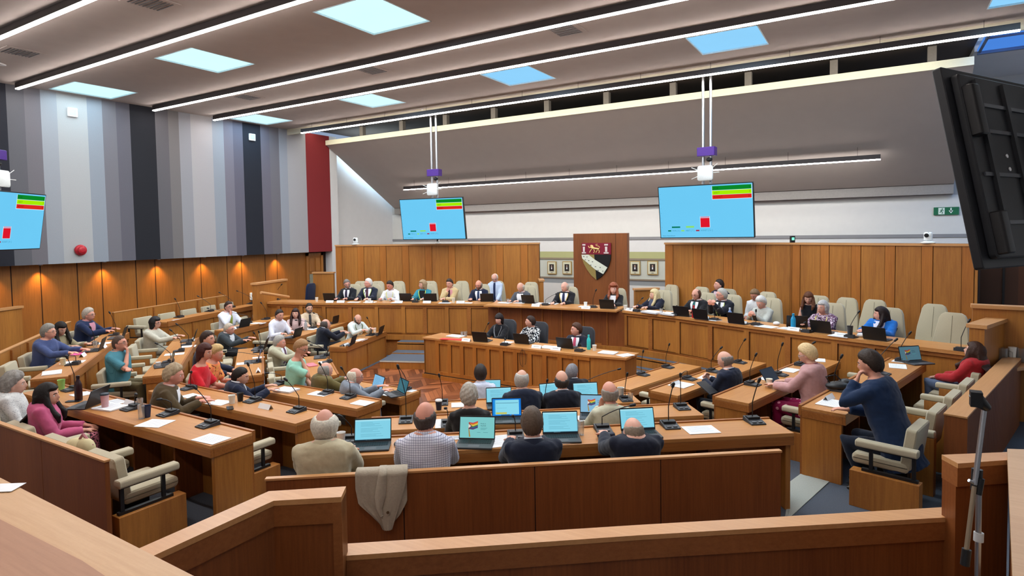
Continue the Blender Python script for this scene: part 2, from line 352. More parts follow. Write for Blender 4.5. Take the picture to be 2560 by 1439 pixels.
# right wall with the blue daylight, near wall behind the camera
mb = MB(); mb.box(5.4, 5.6, YN, YB, 0, CEIL+.3, WHITE); struct(mb, 'wall_right')
mb = MB(); mb.box(XW-0.5, 5.6, YN-0.2, YN, 0, CEIL, WHITE); struct(mb, 'wall_front')
# blue clerestory beyond the soffit
tag(MB().box(1.75, 5.3, 14.2, 16.5, 6.80, 6.86, glow('clerestory_sky', '#4a86e0', 1.0)).build('window_1'), kind='structure')
f1 = MB()
for x in (1.78, 2.6, 3.5, 4.4, 5.3): f1.box(x-.02, x+.02, 14.1, 16.5, 6.76, 6.82, mat('window_metal', '#5d6d8c', 0.5))
f1.box(1.75, 5.3, 16.46, 16.54, 6.74, 6.82, mat('window_metal', '#5d6d8c', 0.5)); f1.box(1.75, 5.3, 15.3, 15.34, 6.76, 6.82, mat('window_metal', '#5d6d8c', 0.5)); struct(f1, 'window_1_frame')
area_light('clerestory_daylight', (3.5, 15.4, 6.72), (R_(12), 0, 0), 3.2, 2.0, 130, (0.25, 0.5, 1.0))
area_light('alcove_daylight', (XW+0.9, 17.7, 6.5), (0, 0, 0), 1.2, 2.6, 170, (0.6, 0.82, 1.0))
# ---- ceiling with its square rooflights
mb = MB(); holes = SKYA+SKYB; YC = 14.05
def grid_ceiling(mb, holes, X0, X1, Y0, Y1, z0, z1, mt):
    xs = sorted({X0, X1, *[h[0] for h in holes], *[h[1] for h in holes]}); ysx = sorted({Y0, Y1, *[h[2] for h in holes], *[h[3] for h in holes]})
    for j in range(len(ysx)-1):
        cy = (ysx[j]+ysx[j+1])/2; hs = sorted(h for h in holes if h[2] < cy < h[3]); x = X0
        for h in hs+[None]:
            x1 = X1 if h is None else h[0]
            if x1 > x: mb.box(x, x1, ysx[j], ysx[j+1], z0, z1, mt)
            if h: x = h[1]
grid_ceiling(mb, holes, XW-0.45, 5.5, YN, YC, CEIL, CEIL+0.25, CEILM)
struct(mb, 'ceiling')
for i, (x0, x1, y0, y1) in enumerate(holes):
    far_ = y0 > 10
    o = tag(MB().box(x0-.02, x1+.02, y0-.02, y1+.02, CEIL+0.025, CEIL+0.06, glow('daylit_glazing_far' if far_ else 'daylit_glazing_near', '#8fd4fb' if far_ and x0 > -10 else '#cdf8ff', 1.2) if not far_ else glow('daylit_glazing_%d' % (x0 > -10), '#8ccdf6' if x0 > -10 else '#d4f8ff', 1.1)).build('window_%d' % (i+2)), kind='structure')
    r = MB()
    for a in ((x0-.0, x0+.02, y0, y1), (x1-.02, x1, y0, y1), (x0, x1, y0, y0+.02), (x0, x1, y1-.02, y1)): r.box(a[0], a[1], a[2], a[3], CEIL-.004, CEIL+.03, mat('rooflight_kerb', '#cfe6ee', 0.6))
    r.build('kerb', o)
# slot over the far end, joists, fascia, sloping soffit with its cream edge
mb = MB(); mb.box(XW, 5.4, YC, YC+0.06, 6.54, CEIL+.25, mat('cream_fascia', '#c3bda8', 0.8, noise=.02)); mb.box(XW-.4, 1.7, YC, YB, CEIL+.2, CEIL+.3, mat('void_lining', '#5a514b', 0.9)); mb.box(1.7, 5.5, 16.5, YB, CEIL+.08, CEIL+.3, WHITE); struct(mb, 'trim_2')
mb = MB()
for x in [-15.9+1.86*i for i in range(11)]: mb.box(x, x+.16, 15.95, 16.1, 6.56, CEIL+.2, mat('joist_grey', '#8b837b', 0.8))
struct(mb, 'trim_3')
mb = MB(); area_light('slot_daylight', (-8, 14.9, 6.86), (R_(28), 0, 0), 18.5, .3, 150, (1, .97, .85)); CRM = mat('cream_edge', '#efecd0', 0.7, noise=.02)
S0, S1 = (15.74, 6.38), (19.3, 4.18); XS0, XS1 = XW+.02, 1.62
mb.loft([[(x, S0[0], S0[1]), (x, S1[0], S1[1]), (x, S1[0]+.3, S1[1]), (x, S1[0]+.3, S1[1]+.3), (x, S0[0]+.15, S0[1]+.16)] for x in (XS0, XS1)], mat('soffit_paint', '#a9a19b', 0.9, noise=.02, nscale=3))
mb.box(XS0, XS1, S0[0]-.03, S0[0]+.14, S0[1], S0[1]+.17, CRM)
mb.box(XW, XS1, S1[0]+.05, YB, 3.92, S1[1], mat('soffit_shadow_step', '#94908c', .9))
struct(mb, 'trim_4')
# rail-mounted door wall beyond the dais at the far right
mb = MB()
q = at_y(2447, 700, 13.6); mb.box(q.x, q.x+.55, 13.6, 13.8, 0, 2.62, mat('dark_veneer', '#3c2113', .5)); mb.box(q.x+.55, q.x+.9, 13.6, 13.8, 0, 2.62, mat('dark_veneer2', '#4c2917', .5)); mb.box(q.x+.33, q.x+.36, 13.57, 13.6, 0, 2.6, BLACK)
struct(mb, 'door_2')
# ---- linear lights
LEDW = glow('led_diffuser', '#fff6f0', STRIP_E)
def strip(label, x0, x1, y, z, wires=True):
    t = thing('linear_light', label, 'ceiling light', (x0, y, z), 0, 'linear lights hung under the ceiling'); L_ = x1-x0
    MB().box(0, L_, -.04, .04, 0.0, .115, mat('light_housing', '#2c2628', .5)).build('housing', t)
    MB().box(0.0, L_, -.036, .036, -.022, .004, LEDW).build('diffuser', t)
    if wires:
        n = int(L_/1.45)
        for i in range(n):
            x = .5+i*(L_-1)/(n-1)
            MB().tube([(x, 0, .11), (x, 0, CEIL-z if y < 15 else .42)], .004, BLACK, 5).build('suspension_wire', t)
strip('suspended linear light nearest the camera, cropped by the top left corner', XW+.3, -.6, 4.6, 6.6)
strip('suspended linear light running above the near row of bright rooflights', XW+.3, .2, 6.31, 6.6)
strip('suspended linear light between the near rooflights and the ceiling vents', XW+.3, .2, 9.41, 6.6)
strip('suspended linear light just in front of the far row of rooflights', XW+.3, .2, 11.18, 6.6)
strip('suspended linear light along the cream fascia at the ceiling edge', -16.35, 2.05, 13.78, 6.48)
strip('lowest linear light, hung across the sloping soffit behind the two screens', -15.5, 0.0, 17.8, 4.78, True)
strip('unseen linear light added over the gallery, above the camera', XW+.3, 2.0, 1.5, 6.6)  # presumed strip out of view, added to brighten the gallery rails
strip('unseen linear light added over the back of the gallery, behind the camera', XW+.3, 2.0, -1.7, 6.6)  # second unseen strip, added for more light on the near parapet
# ---- ceiling vents
def vent(px_, py_, lab, s=.62):
    p = at(px_, py_, CEIL); t = thing('ceiling_vent', lab, 'vent', (p.x, p.y, CEIL-.012), 0, 'square ceiling vents')
    MB().box(-s/2, s/2, -s/2, s/2, 0, .012, CEILM).build('frame', t)
    b_ = MB()
    for i in range(9): b_.box(-s*.36, s*.36, -s*.36+i*s*.09-.008, -s*.36+i*s*.09+.012, -.006, .0, DGREY if i % 2 == 0 else MGREY)
    tag(b_.build('louvres', t), 'dark louvre slats')
for v in ((50, 130, 'square ceiling vent at the left edge above the striped wall'), (376, 6, 'square ceiling vent cut by the top edge of the photo, left of centre'), (1414, 75, 'square ceiling vent right of centre, the one with the clearest louvres'), (930, 175, 'square ceiling vent between two linear lights, left of centre'), (618, 242, 'small far ceiling vent near the striped wall, above the slender lights')): vent(*v)
# ---- downlights washing the lower left wall
for i, x in enumerate((96, 256, 392, 506, 602, 690, -30)):
    y = at_x(x, 650, XW-.3).y
    t = thing('downlight', 'warm recessed downlight over the oak wall, %s' % ['second from the left edge', 'third from the left edge', 'fourth from the left edge', 'fifth from the left edge', 'sixth from the left edge', 'nearest the far door', 'beyond the left edge of the photo'][i], 'downlight', (XW-.2, y, zb), 0, 'downlights under the striped wall')
    MB().lathe([(.045, -.03), (.05, 0), (.03, 0), (.028, -.02)], CHROME, 14).build('bezel', t)
    MB().lathe([(.0, -.012), (.03, -.012), (.03, -.008), (.0, -.008)], glow('warm_lamp', '#ffb45e', 20), 12, cap=False).build('lamp', t)
    l = bpy.data.lights.new('downlight_beam', 'SPOT'); l.energy = 95; l.color = (1, .56, .17); l.spot_size = R_(95); l.spot_blend = .8; l.shadow_soft_size = .03
    lo = bpy.data.objects.new('downlight_beam', l); lo.location = (XW-.22, y, zb-.04); lo.rotation_euler = (0, R_(-8), 0); C.objects.link(lo)
# wall fittings
def wallplate(px_, py_, lab):
    p = at_x(px_, py_, XW); t = thing('wall_speaker', lab, 'wall sensor', (XW+.0, p.y, p.z), 0)
    MB().rbox(0, .05, -.11, .11, -.11, .11, .015, mat('fitting_white', '#eef2f2', .5), ax='x').build('case', t); MB().box(.05, .053, -.08, .08, -.08, .08, LGREY).build('grille', t)
wallplate(180, 281, 'small white square fitting high on the pale stripes at left'); wallplate(629, 343, 'small white square fitting on the dark stripe at centre left')
p = at_x(200, 625, XW); t = thing('alarm_sounder', 'round red alarm sounder on the pale grey stripe', 'alarm', (XW, p.y, p.z))
MB().lathe([(.13, 0), (.14, .03), (.13, .07), (.1, .09), (.09, .14), (.05, .16), (0, .165)], mat('red_plastic', '#b3202e', .35), 20, Matrix.Rotation(PI/2, 4, 'Y')).build('sounder_body', t)
# exit sign
p = at_y(2366, 527, YB-.1); t = thing('exit_sign', 'green exit sign with running figure and down arrow on white rear wall', 'sign', (p.x, YB-.06, p.z))
MB().box(-.27, .27, 0, .05, -.1, .1, mat('sign_green', '#0f6b45', .5)).build('panel', t)
mk = MB(); sw = mat('sign_white', '#dff0e4', .6)
mk.box(-.17, -.035, -.006, 0, -.085, .085, sw)
G2 = mat('sign_green', '#0f6b45', .5)
mk.ell((-.085, -.008, .055), (.014, .004, .014), G2, nu=8, nv=6)
for a, b_ in (((-.09, .035), (-.11, 0)), ((-.11, 0), (-.14, -.04)), ((-.11, 0), (-.08, -.035)), ((-.08, -.035), (-.09, -.07)), ((-.09, .03), (-.06, .01)), ((-.09, .03), (-.13, .02))): mk.tube([(a[0], -.009, a[1]), (b_[0], -.009, b_[1])], .008, G2, 6)
mk.box(.085, .115, -.006, 0, -.02, .08, sw); mk.prism([(.05, .01), (.1, -.07), (.15, .01)], 0, .006, sw, Matrix.Rotation(PI/2, 4, 'X'))
mk.build('pictogram', t)
# framed portraits on the rear wall
for i, (x, lab) in enumerate(((1380, 'left'), (1418, 'right'), (1588, 'left'), (1632, 'right'))):
    p = at_y(x, 669, YB-.03); t = thing('framed_portrait', 'small framed portrait, %s one of the pair %s of the crest panel' % (lab, 'left' if i < 2 else 'right'), 'picture frame', (p.x, YB-.05, p.z), 0, 'framed portraits on the rear wall')
    MB().box(-.18, .18, 0, .04, -.23, .23, mat('gilt_frame', '#a98f58', .5)).build('frame', t); MB().box(-.15, .15, -.005, 0, -.2, .2, mat('mount_card', '#cfcfb5', .7)).build('mount', t)
    g = MB(); g.box(-.09, .09, -.01, -.005, -.12, .13, mat('photo_dark', '#29221f', .6)); g.ell((0, -.012, .06), (.025, .004, .035), mat('photo_skin', '#b59a86', .7), nu=8, nv=6); g.box(-.02, .02, -.013, -.01, -.05, .02, PAPER); g.box(-.04, .04, -.008, -.005, -.18, -.165, mat('photo_dark', '#29221f', .6)); g.build('photograph', t)
# ================================================================== FURNITURE
DD = 0.45
def bframe(k, c, t, z):
    """frame with +X along the block's row, +Y towards the middle of the chamber"""
    d, n = bl(k); o = n*c+d*t; o.z = z
    xx = Vector((n.y, -n.x, 0))
    return o, xx, n
ROWS = {('F', 0): (-1.25, 3.11), ('F', 1): (-.9, 2.75), ('F', 2): (-.3, 2.41), ('F', 3): (.2, 2.1),
        ('B', 0): (-9.0, -5.13), ('B', 1): (-8.35, -5.42), ('B', 2): (-7.75, -5.66), ('B', 3): (-7.45, -5.94),
        ('R', 0): (6.56, 9.8), ('R', 1): (6.85, 9.95), ('R', 2): (7.11, 9.84), ('R', 3): (7.48, 9.58),
        ('L', 0): (9.97, 14.0), ('L', 1): (10.3, 13.75), ('L', 2): (10.44, 13.0), ('L', 3): (10.64, 12.5),
        ('K', 0): (11.33, 15.0), ('K', 1): (11.4, 14.3), ('K', 2): (11.57, 14.1), ('K', 3): (11.67, 13.64)}
BN = {'F': 'front block nearest the camera', 'B': 'rear-left block', 'R': 'right-hand block', 'L': 'left-hand block', 'K': 'far-left block'}
RN = ['outermost and highest', 'second row in', 'third row in', 'innermost row']
def lx(k):  # +1 when local +X runs with increasing t
    d, n = bl(k); return 1 if Vector((n.y, -n.x, 0)).dot(d) > 0 else -1
def row_frame(k, row, tmid, off=0.0, z=None):
    d, n = bl(k); c = BL[k][1][row]+off; o = n*c+d*tmid; o.z = FL[row] if z is None else z
    rz = math.atan2(-n.x, n.y); return o, rz
DESKTOP = {}
for (k, row), (t0, t1) in ROWS.items():
    zt = ZT[row]; o, rz = row_frame(k, row, (t0+t1)/2, 0, zt); Lh = (t1-t0)/2; zf = FL[row]-zt
    t = thing('council_desk', 'long oak council desk, %s of the %s' % (RN[row], BN[k]), 'desk', o, rz, 'curved rows of council desks')
    mb = MB(); mb.box(-Lh, Lh, 0, DD-.021, -.035, 0, WDX); mb.box(-Lh, Lh, 0, .03, -.115, -.035, WDE); mb.box(-Lh, -Lh+.03, .03, DD-.021, -.115, -.035, WDE); mb.box(Lh-.03, Lh, .03, DD-.021, -.115, -.035, WDE)
    mb.build('desktop', t, bevel=.004)
    zl = (FL[row+1] if row < 3 else FL[3])-zt
    for s in (-1, 1):
        MB().box(*(sorted((s*(Lh-.012), s*(Lh-.06)))), .04, DD-.03, zf, -.1, WD).build('end_panel', t, bevel=.003)
    mb = MB(); mb.box(-Lh+.016, Lh-.016, DD-.055, DD-.022, zl, -.1, WD); n_ = max(1, int(2*Lh/.72))
    for i in range(n_+1):
        x = -Lh+.04+i*(2*Lh-.08)/n_; mb.box(x-.02, x+.02, DD-.021, DD-.002, zl, -.101, WDE)
    mb.box(-Lh+.001, Lh-.001, DD-.02, DD+.01, -.1, .012, WDE)
    mb.build('front_panel', t)
    for i in range(1, n_):
        x = -Lh+.04+i*(2*Lh-.08)/n_; MB().box(x-.015, x+.015, .12, DD-.055, zf, -.1, WDD).build('knee_support', t)
    DESKTOP[(k, row)] = t
# ---- low seat walls behind the outermost seats
def seat_wall(k, c, t0, t1, ztop, thick, label, zb_=0.4, m1=WDD, capm=WDC, flutes=False):
    d, n = bl(k); o = n*c+d*((t0+t1)/2); o.z = zb_; rz = math.atan2(-n.x, n.y); Lh = (t1-t0)/2; h = ztop-zb_
    t = thing('seat_wall', label, 'low wall', o, rz)
    mb = MB(); n_ = max(2, round(2*Lh/1.03))
    for i in range(n_):
        a = -Lh+2*Lh*i/n_; b_ = a+2*Lh/n_; mb.box(a+.004, b_-.004, -thick, -.0, 0, h-.012, m1)
    mb.box(-Lh+.01, Lh-.01, -thick+.006, -.006, 0, h-.02, mat('seam_shadow', '#2a1408', 0.8))
    if flutes:
        for i in range(int(2*Lh/.03)): mb.box(-Lh+i*.03, -Lh+i*.03+.02, -thick-.008, -thick+.001, 0, h-.02, m1)
    mb.build('wall_panel', t)
    MB().box(-Lh-.004, Lh+.004, -thick-.006, .006, h-.018, h, capm).build('cap_rail', t, bevel=.003)
    for i in range(int(2*Lh/.74)):
        x = -Lh+.37+i*.74; MB().box(x-.02, x+.02, 0, .03, .0, h-.03, WDE).build('batten', t)
    return t
seat_wall('F', 4.50, -1.35, 2.56, 1.37, .035, 'tall reddish oak seat wall with a cream jacket hung over it, front centre')
seat_wall('B', 2.40, -9.6, -5.20, 1.37, .035, 'tall reddish oak seat wall at lower left behind the woman in pink')
seat_wall('R', 1.26, 6.75, 10.2, 1.37, .17, 'thick oak seat wall with sloping-looking capped top at the right edge', flutes=True)
seat_wall('L', -3.72, 9.4, 15.2, 1.40, .06, 'oak seat wall with battens behind the left-hand outer seats', m1=WD)
seat_wall('K', -11.9, 11.3, 15.0, 1.44, .06, 'oak seat wall behind the four empty seats at far left', m1=WD)
# ---- chamber seats: wool cushions hung between arm boxes
def make_seat():
    t = thing('chamber_seat', 'x', 'seat')
    tilt = R_(8)
    M = TR(0, -.13, .45) @ Matrix.Rotation(tilt, 4, 'X')
    MB().rbox(-.235, .235, -.09, .0, -.05, .335, .03, FAB, M, ax='y').build('backrest', t, smooth=40)
    MB().rbox(-.24, .24, -.2, .27, .36, .46, .04, FAB, ax='x').build('seat', t, smooth=40)
    MB().box(-.06, .06, -.15, .1, .0, .37, BLACK).build('pedestal', t)
    return t
def make_arm():
    t = thing('seat_arm', 'x', 'armrest')
    MB().rbox(-.045, .045, -.28, .16, .565, .63, .02, FAB, ax='y').build('arm_pad', t, smooth=40)
    MB().box(-.045, .045, -.28, .12, .0, .565, WD).build('arm_box', t, bevel=.003)
    return t
def make_arm_open():
    t = thing('seat_arm', 'x', 'armrest')
    MB().rbox(-.05, .05, -.30, .20, .565, .63, .02, FAB, ax='y').build('arm_pad', t, smooth=40)
    mb = MB(); mb.box(-.012, .012, -.28, -.25, .36, .565, BLACK); mb.box(-.012, .012, .06, .09, .36, .565, BLACK); mb.box(-.02, .02, -.3, .15, .34, .365, BLACK); mb.box(-.01, .01, -.28, .14, .55, .567, BLACK)
    mb.build('arm_bracket', t)
    MB().box(-.06, .06, -.32, .24, 0, .34, WD).build('arm_base', t, bevel=.003)
    return t
SEAT0 = make_seat(); ARM0 = make_arm(); ARMO = make_arm_open(); USED = {}
def place(proto, loc, rz, label, group):
    if proto.name not in USED: USED[proto.name] = 1; o = proto
    else: o = copy_tree(proto)
    o.location = loc; o.rotation_euler = (0, 0, rz); o['label'] = label
    if group: o['group'] = group
    return o
# the front block's carpet-side arm boxes at the ends stand free; seats themselves are placed after the people (see below)
# ---- the dais: long curved bench desk with framed fronts
DZ, DF = 1.40, .66
P = [Vector(p+(0,)) for p in ((-13.91, 10.04), (-12.05, 10.62), (-10.09, 11.38), (-8.02, 12.19))]
PC = [Vector(p+(0,)) for p in ((-7.91, 11.94), (-6.8, 12.13), (-5.84, 12.19), (-4.76, 12.28))]
PR_ = [Vector(p+(0,)) for p in ((-4.69, 12.32), (-3.45, 11.95), (-2.05, 11.33), (-.64, 10.75), (.37, 10.37), (1.22, 10.08))]
def dais(pts, label, z, centre=False, over=.03, wd=.58):
    t = thing('dais_desk', label, 'desk', (pts[0].x, pts[0].y, 0))
    M0 = TR(-pts[0].x, -pts[0].y, 0)
    def nrm(i):
        a = (pts[min(i+1, len(pts)-1)]-pts[max(i-1, 0)]).normalized(); return Vector((-a.y, a.x, 0))
    front = [p-nrm(i)*over for i, p in enumerate(pts)]; back = [p+nrm(i)*wd for i, p in enumerate(pts)]
    mb = MB()
    for i in range(len(pts)-1): mb.prism([(q.x, q.y) for q in (front[i], front[i+1], back[i+1], back[i])], z-.05 if not centre else z-.035, z, WDX, M0)
    mb.build('desktop', t)
    mb = MB(); seamm = mat('seam_shadow', '#2a1408', 0.8)
    for i in range(len(pts)-1):
        a, b_ = pts[i], pts[i+1]; L_ = (b_-a).length; d = (b_-a).normalized(); n = Vector((-d.y, d.x, 0)); F = M0 @ frame(a, d, n, (0, 0, 1)); cnt = max(1, round(L_/.62))
        mb.box(0, L_, .03, .07, DF-.12, z-.035, WDD if centre else WD, F)
        if centre:
            for j in range(cnt):
                q = L_*(j+.5)/cnt; mb.box(q-.012, q+.012, -.0, .03, DF-.1, z-.035, WDE, F); mb.box(q, q+L_/cnt-.012, .02, .032, DF-.1, z-.04, WDD, F)
        else:
            for j in range(cnt):
                u0 = L_*j/cnt; u1 = L_*(j+1)/cnt; wst = .095
                mb.box(u0, u0+wst, .0, .03, DF-.12, z-.05, WDE if j % 2 else WD, F); mb.box(u0+wst, u1, .0, .03, z-.11, z-.05, WDE, F); mb.box(u0+wst, u1, .0, .03, DF-.12, DF+.0, WDE, F)
                mb.box(u0-.004, u0+.0, .012, .034, DF-.1, z-.05, seamm, F); mb.box(u0+wst, u0+wst+.006, .02, .034, DF, z-.11, seamm, F); mb.box(u1-.006, u1, .02, .034, DF, z-.11, seamm, F)
    mb.build('front_panelling', t)
    return t
dais(P, 'left wing of the raised oak dais desk with panelled front', DZ); dais(PR_, 'right wing of the raised oak dais desk with panelled front', DZ)
dais(PC, 'centre section of the dais desk with overhanging top, below the crest', DZ+.02, True, .22, .6)
# platform under the dais and its stepped, slotted riser
fr = P+PC[1:3]+PR_; bk = [Vector((-15.2, 13.6, 0)), Vector((-14.3, 14.6, 0)), Vector((-8.5, 16.8, 0)), Vector((-4.4, 16.8, 0)), Vector((2.2, 14.4, 0)), Vector((3.2, 13.2, 0))]
mb = MB(); poly = [(p.x, p.y) for p in fr]+[(p.x, p.y) for p in bk[::-1]]; mb.prism(poly, 0, DF, WDE, mtop=CARP); tag(mb.build('floor_dais'), kind='structure')
def riser_run(pts, offs, z0, z1, mt, top=None):
    mb = MB()
    for i in range(len(pts)-1):
        def o_(j, o):
            a = (pts[min(j+1, len(pts)-1)]-pts[max(j-1, 0)]).normalized(); return pts[j]-Vector((-a.y, a.x, 0))*o
        mb.prism([(q.x, q.y) for q in (o_(i, offs), o_(i+1, offs), o_(i+1, -.2), o_(i, -.2))], z0, z1, mt, mtop=top or mt)
    return mb
allp = P+[Vector((-6.3, 12.15, 0))]+PR_
SLD = mat('slot_dark', '#1d1210', .8); NOS = mat('white_nosing', '#bdbdb2', .8)
struct(riser_run(allp, .06, .50, .62, WD), 'trim_5')
for q_, (o1, o2, o3) in ((P[2:], (.35, .7, 1.45)), (PR_, (.2, .36, .5))):
    struct(riser_run(q_, o1, .30, .44, WD), 'trim_6'); struct(riser_run(q_, o1-.03, .44, .465, SLD), 'trim_7'); struct(riser_run(q_, o1, .465, .5, WD, CARP), 'trim_12'); struct(riser_run(q_, o2, .09, .25, WD), 'trim_8'); struct(riser_run(q_, o2-.03, .25, .275, SLD), 'trim_9'); struct(riser_run(q_, o2, .275, .31, WD, CARP), 'trim_13'); struct(riser_run(q_, o3, .09, .255, WD, CARP), 'trim_10'); struct(riser_run(q_, o3+.01, .252, .285, NOS, CARP), 'trim_11')
# ---- tall veneered walls behind the dais
def vwall(name, a, b_, z0, z1, mt, nb, label=None, w1=.62):
    a = Vector(a); b_ = Vector(b_); L_ = (b_-a).length; d = (b_-a).normalized(); n = Vector((-d.y, d.x, 0)); o = Vector((a.x, a.y, z0)); t = thing('dais_screen', label, 'screen wall', o, math.atan2(d.y, d.x))
    mb = MB(); h = z1-z0; mb.box(0, L_, .02, .10, 0, h, mat('seam_shadow', '#2a1408', 0.8)); x = 0; i = 0
    ws = []
    while x < L_: w2 = (w1 if i % 2 else w1*.42); ws.append((x, min(x+w2, L_), i % 2)); x += w2; i += 1
    for x0, x1, k in ws: mb.box(x0+.005, x1-.005, 0 if not k else .008, .03, .0, h-.03, mt if k else WDE_V)
    mb.build('boards', t); MB().box(-.01, L_+.01, -.02, .12, h-.045, h, WDC).build('top_rail', t)
    return t
WDE_V = wood('oak_post', '#b4712f', '#8a5020', 'z', .4)
zs = 2.79; sL0, sL1, sR0, sR1, sR2 = at(838, 612, zs), at(1348, 606, zs), at(1662, 606, zs), at(1980, 606, zs), at(2446, 609, zs)
vwall('w', (sL0.x, sL0.y, 0), (sL1.x, sL1.y, 0), DF, zs, WD, 12, 'long panelled oak screen behind the left wing of the dais', .52)
sRm = (sR0+sR1)/2
vwall('w', (sR0.x, sR0.y, 0), (sR1.x, sR1.y, 0), DF, zs, WD, 8, 'panelled oak screen behind the dais, right of the crest', .52)
vwall('w', (sR1.x, sR1.y, 0), (sR2.x, sR2.y, 0), DF, zs, WD, 8, 'panelled oak screen at the far right, angled towards the gallery', .44)
def lowbox(p1, p2, ztop, zbot, thick, lab, name='partition'):
    a, b_ = Vector(p1), Vector(p2); d = (b_-a); d.z = 0; L_ = d.length; d.normalize(); t = thing(name, lab, 'partition', (a.x, a.y, zbot), math.atan2(d.y, d.x)); h = ztop-zbot
    MB().box(0, L_, 0, thick, 0, h-.05, WD).build('panel', t); MB().box(-.02, L_+.02, -.03, thick+.03, h-.05, h, WDC).build('cap', t, bevel=.003); return t
a, b_ = at(1342, 706, 1.62), at(1362, 709, 1.62); lowbox((sL1.x, sL1.y-.05, 0), (sL1.x+.28, sL1.y-.5, 0), 1.75, DF, .1, 'short oak partition return left of the crest panel')
lowbox((sR0.x-.5, sR0.y-.75, 0), (sR0.x-.05, sR0.y-.35, 0), 1.7, DF, .1, 'short oak partition return right of the crest panel')
a = at(807, 694, 1.9); lowbox((sL0.x-.65, sL0.y-.35, 0), (sL0.x-.02, sL0.y-.1, 0), 1.95, DF, .1, 'short oak partition at the left end of the dais screen')
# partition with slanting handrail at the dais' left end, steps up beside it
p1, p2 = at_depth(640, 706, 15.3), at_depth(716, 700, 16.6)
t = lowbox((p1.x, p1.y, 0), (p2.x, p2.y, 0), 1.93, .4, .12, 'oak partition with a slanting handrail at the left end of the dais')
q1, q2 = at_depth(652, 731, 14.9), at_depth(722, 742, 15.8); Mi = (TR(t.location) @ rotz(t.rotation_euler.z)).inverted()
MB().tube([tuple(Mi @ q1), tuple(Mi @ q2)], .035, WDC, 8).build('handrail', t)
p1, p2 = at_depth(2432, 757, 8.3), at_depth(2600, 757, 7.9); lowbox((p1.x, p1.y, 0), (p2.x, p2.y, 0), 2.03, .5, .1, 'dark oak partition with a rail at the far right edge')
p1, p2 = at_depth(2462, 806, 7.6), at_depth(2553, 783, 8.6); t = lowbox((p1.x, p1.y, 0), (p2.x, p2.y, 0), 1.86, .4, .16, 'oak partition pier with sloping-looking cap right of the dais')
p = at_y(0, 755, 3); p1, p2 = at_depth(-60, 760, 12.2), at_depth(54, 755, 13.2); lowbox((p1.x, p1.y, 0), (p2.x, p2.y, 0), 1.68, .4, .1, 'oak partition at the left edge below the screen')
# ---- crest panel and crest
cz0, cz1 = DF, at_y(1500, 583, 15.9).z; c0, c1 = at_y(1433, 583, 15.9), at_y(1568, 583, 15.9)
t = thing('crest_panel', 'tall plain oak panel standing behind the chair and carrying the crest', 'panel', (c0.x, 15.9, cz0)); W_ = c1.x-c0.x
MB().box(0, W_, 0, .16, 0, cz1-cz0, WDD).build('panel', t, bevel=.004); MB().box(W_*.79, W_*.795, -.003, .01, 0, cz1-cz0, mat('seam_shadow', '#2a1408', 0.8)).build('joint', t)
s0, s1 = at_y(1455, 607, 15.88), at_y(1528, 607, 15.88); sb = at_y(1493, 699, 15.88)
SW, SH = s1.x-s0.x, s0.z-sb.z
t = thing('coat_of_arms', 'painted shield with gold lion, two towers and white ermine bend on the oak panel', 'crest', (s0.x, 15.89, s0.z))
def shield(u0, u1, top): # outline in shield units 0..1
    return
RX = Matrix.Rotation(PI/2, 4, 'X')
def SP(pts, mt, d0, d1, nm): # polygon in (u right, v down) -> solid plate proud of the panel
    m_ = MB(); m_.prism([(u*SW, -v*SH) for u, v in pts], d0, d1, mt, RX); return tag(m_.build(nm, t))
right = [(1, 0), (1, .3), (.985, .45), (.93, .6), (.83, .76), (.68, .9), (.5, 1)]; left = [(.32, .88), (.17, .72), (.06, .55), (.01, .42), (0, .3), (0, 0)]
RED_ = mat('crest_crimson', '#7d1029', .45); BLK = mat('crest_black', '#0d0c0e', .4); GLD = mat('crest_gold', '#e6c07c', .4); OCH = mat('crest_ochre', '#8f7a42', .5); IV = mat('crest_ivory', '#d5d6c4', .5)
SP([(0, 0), (1, 0), (1, .31), (0, .31)], RED_, .012, .04, 'chief')
SP([(.43, .31)]+right[1:]+[], BLK, .01, .036, 'dark_field') if False else SP([(.43, .31), (1, .31), (.985, .45), (.93, .6), (.83, .76), (.68, .9), (.5, 1)], BLK, .01, .034, 'dark_field')
SP([(0, .31), (.43, .31), (.5, 1), (.32, .88), (.17, .72), (.06, .55), (.01, .42)], OCH, .01, .034, 'gold_field')
SP([(.0, .32), (.24, .32), (.45, .45), (.88, .66), (.74, .84), (.45, .71), (.2, .54), (.02, .42)], IV, .034, .05, 'bend')
m_ = MB()
for u, v in ((.08, .37), (.19, .38), (.13, .46), (.25, .48), (.38, .51), (.32, .6), (.48, .64), (.64, .66), (.57, .74), (.73, .76)): m_.box((u-.02)*SW, (u+.02)*SW, -.056, -.05, -(v+.008)*SH, -(v-.008)*SH, mat('ermine_spot', '#3c3c3c', .6))
m_.build('ermine_marks', t)
for ux, sc in ((.08, .85), (.84, 1.0)):
    m_ = MB(); f_ = lambda a0, a1, b0, b1: m_.box((ux+a0*sc)*SW, (ux+a1*sc)*SW, -.062, -.04, -b1*SH, -b0*SH, mat('crest_silver', '#d9c9c4', .5))
    f_(-.05, .07, .03, .07); f_(-.03, .05, .1, .12); f_(-.025, .045, .12, .24); f_(-.07, .09, .25, .285); m_.build('tower', t)
m_ = MB(); k_ = lambda u, v: (u*SW, -.05, -v*SH)
m_.ell(k_(.36, .1), (.055*SW, .012, .045*SH), GLD); m_.ell(k_(.34, .08), (.035*SW, .015, .028*SH), GLD)
m_.tube([k_(.36, .13), k_(.46, .15), k_(.56, .155), k_(.6, .17)], [.03*SW*1.3, .03*SW, .025*SW, .03*SW], GLD, 8)
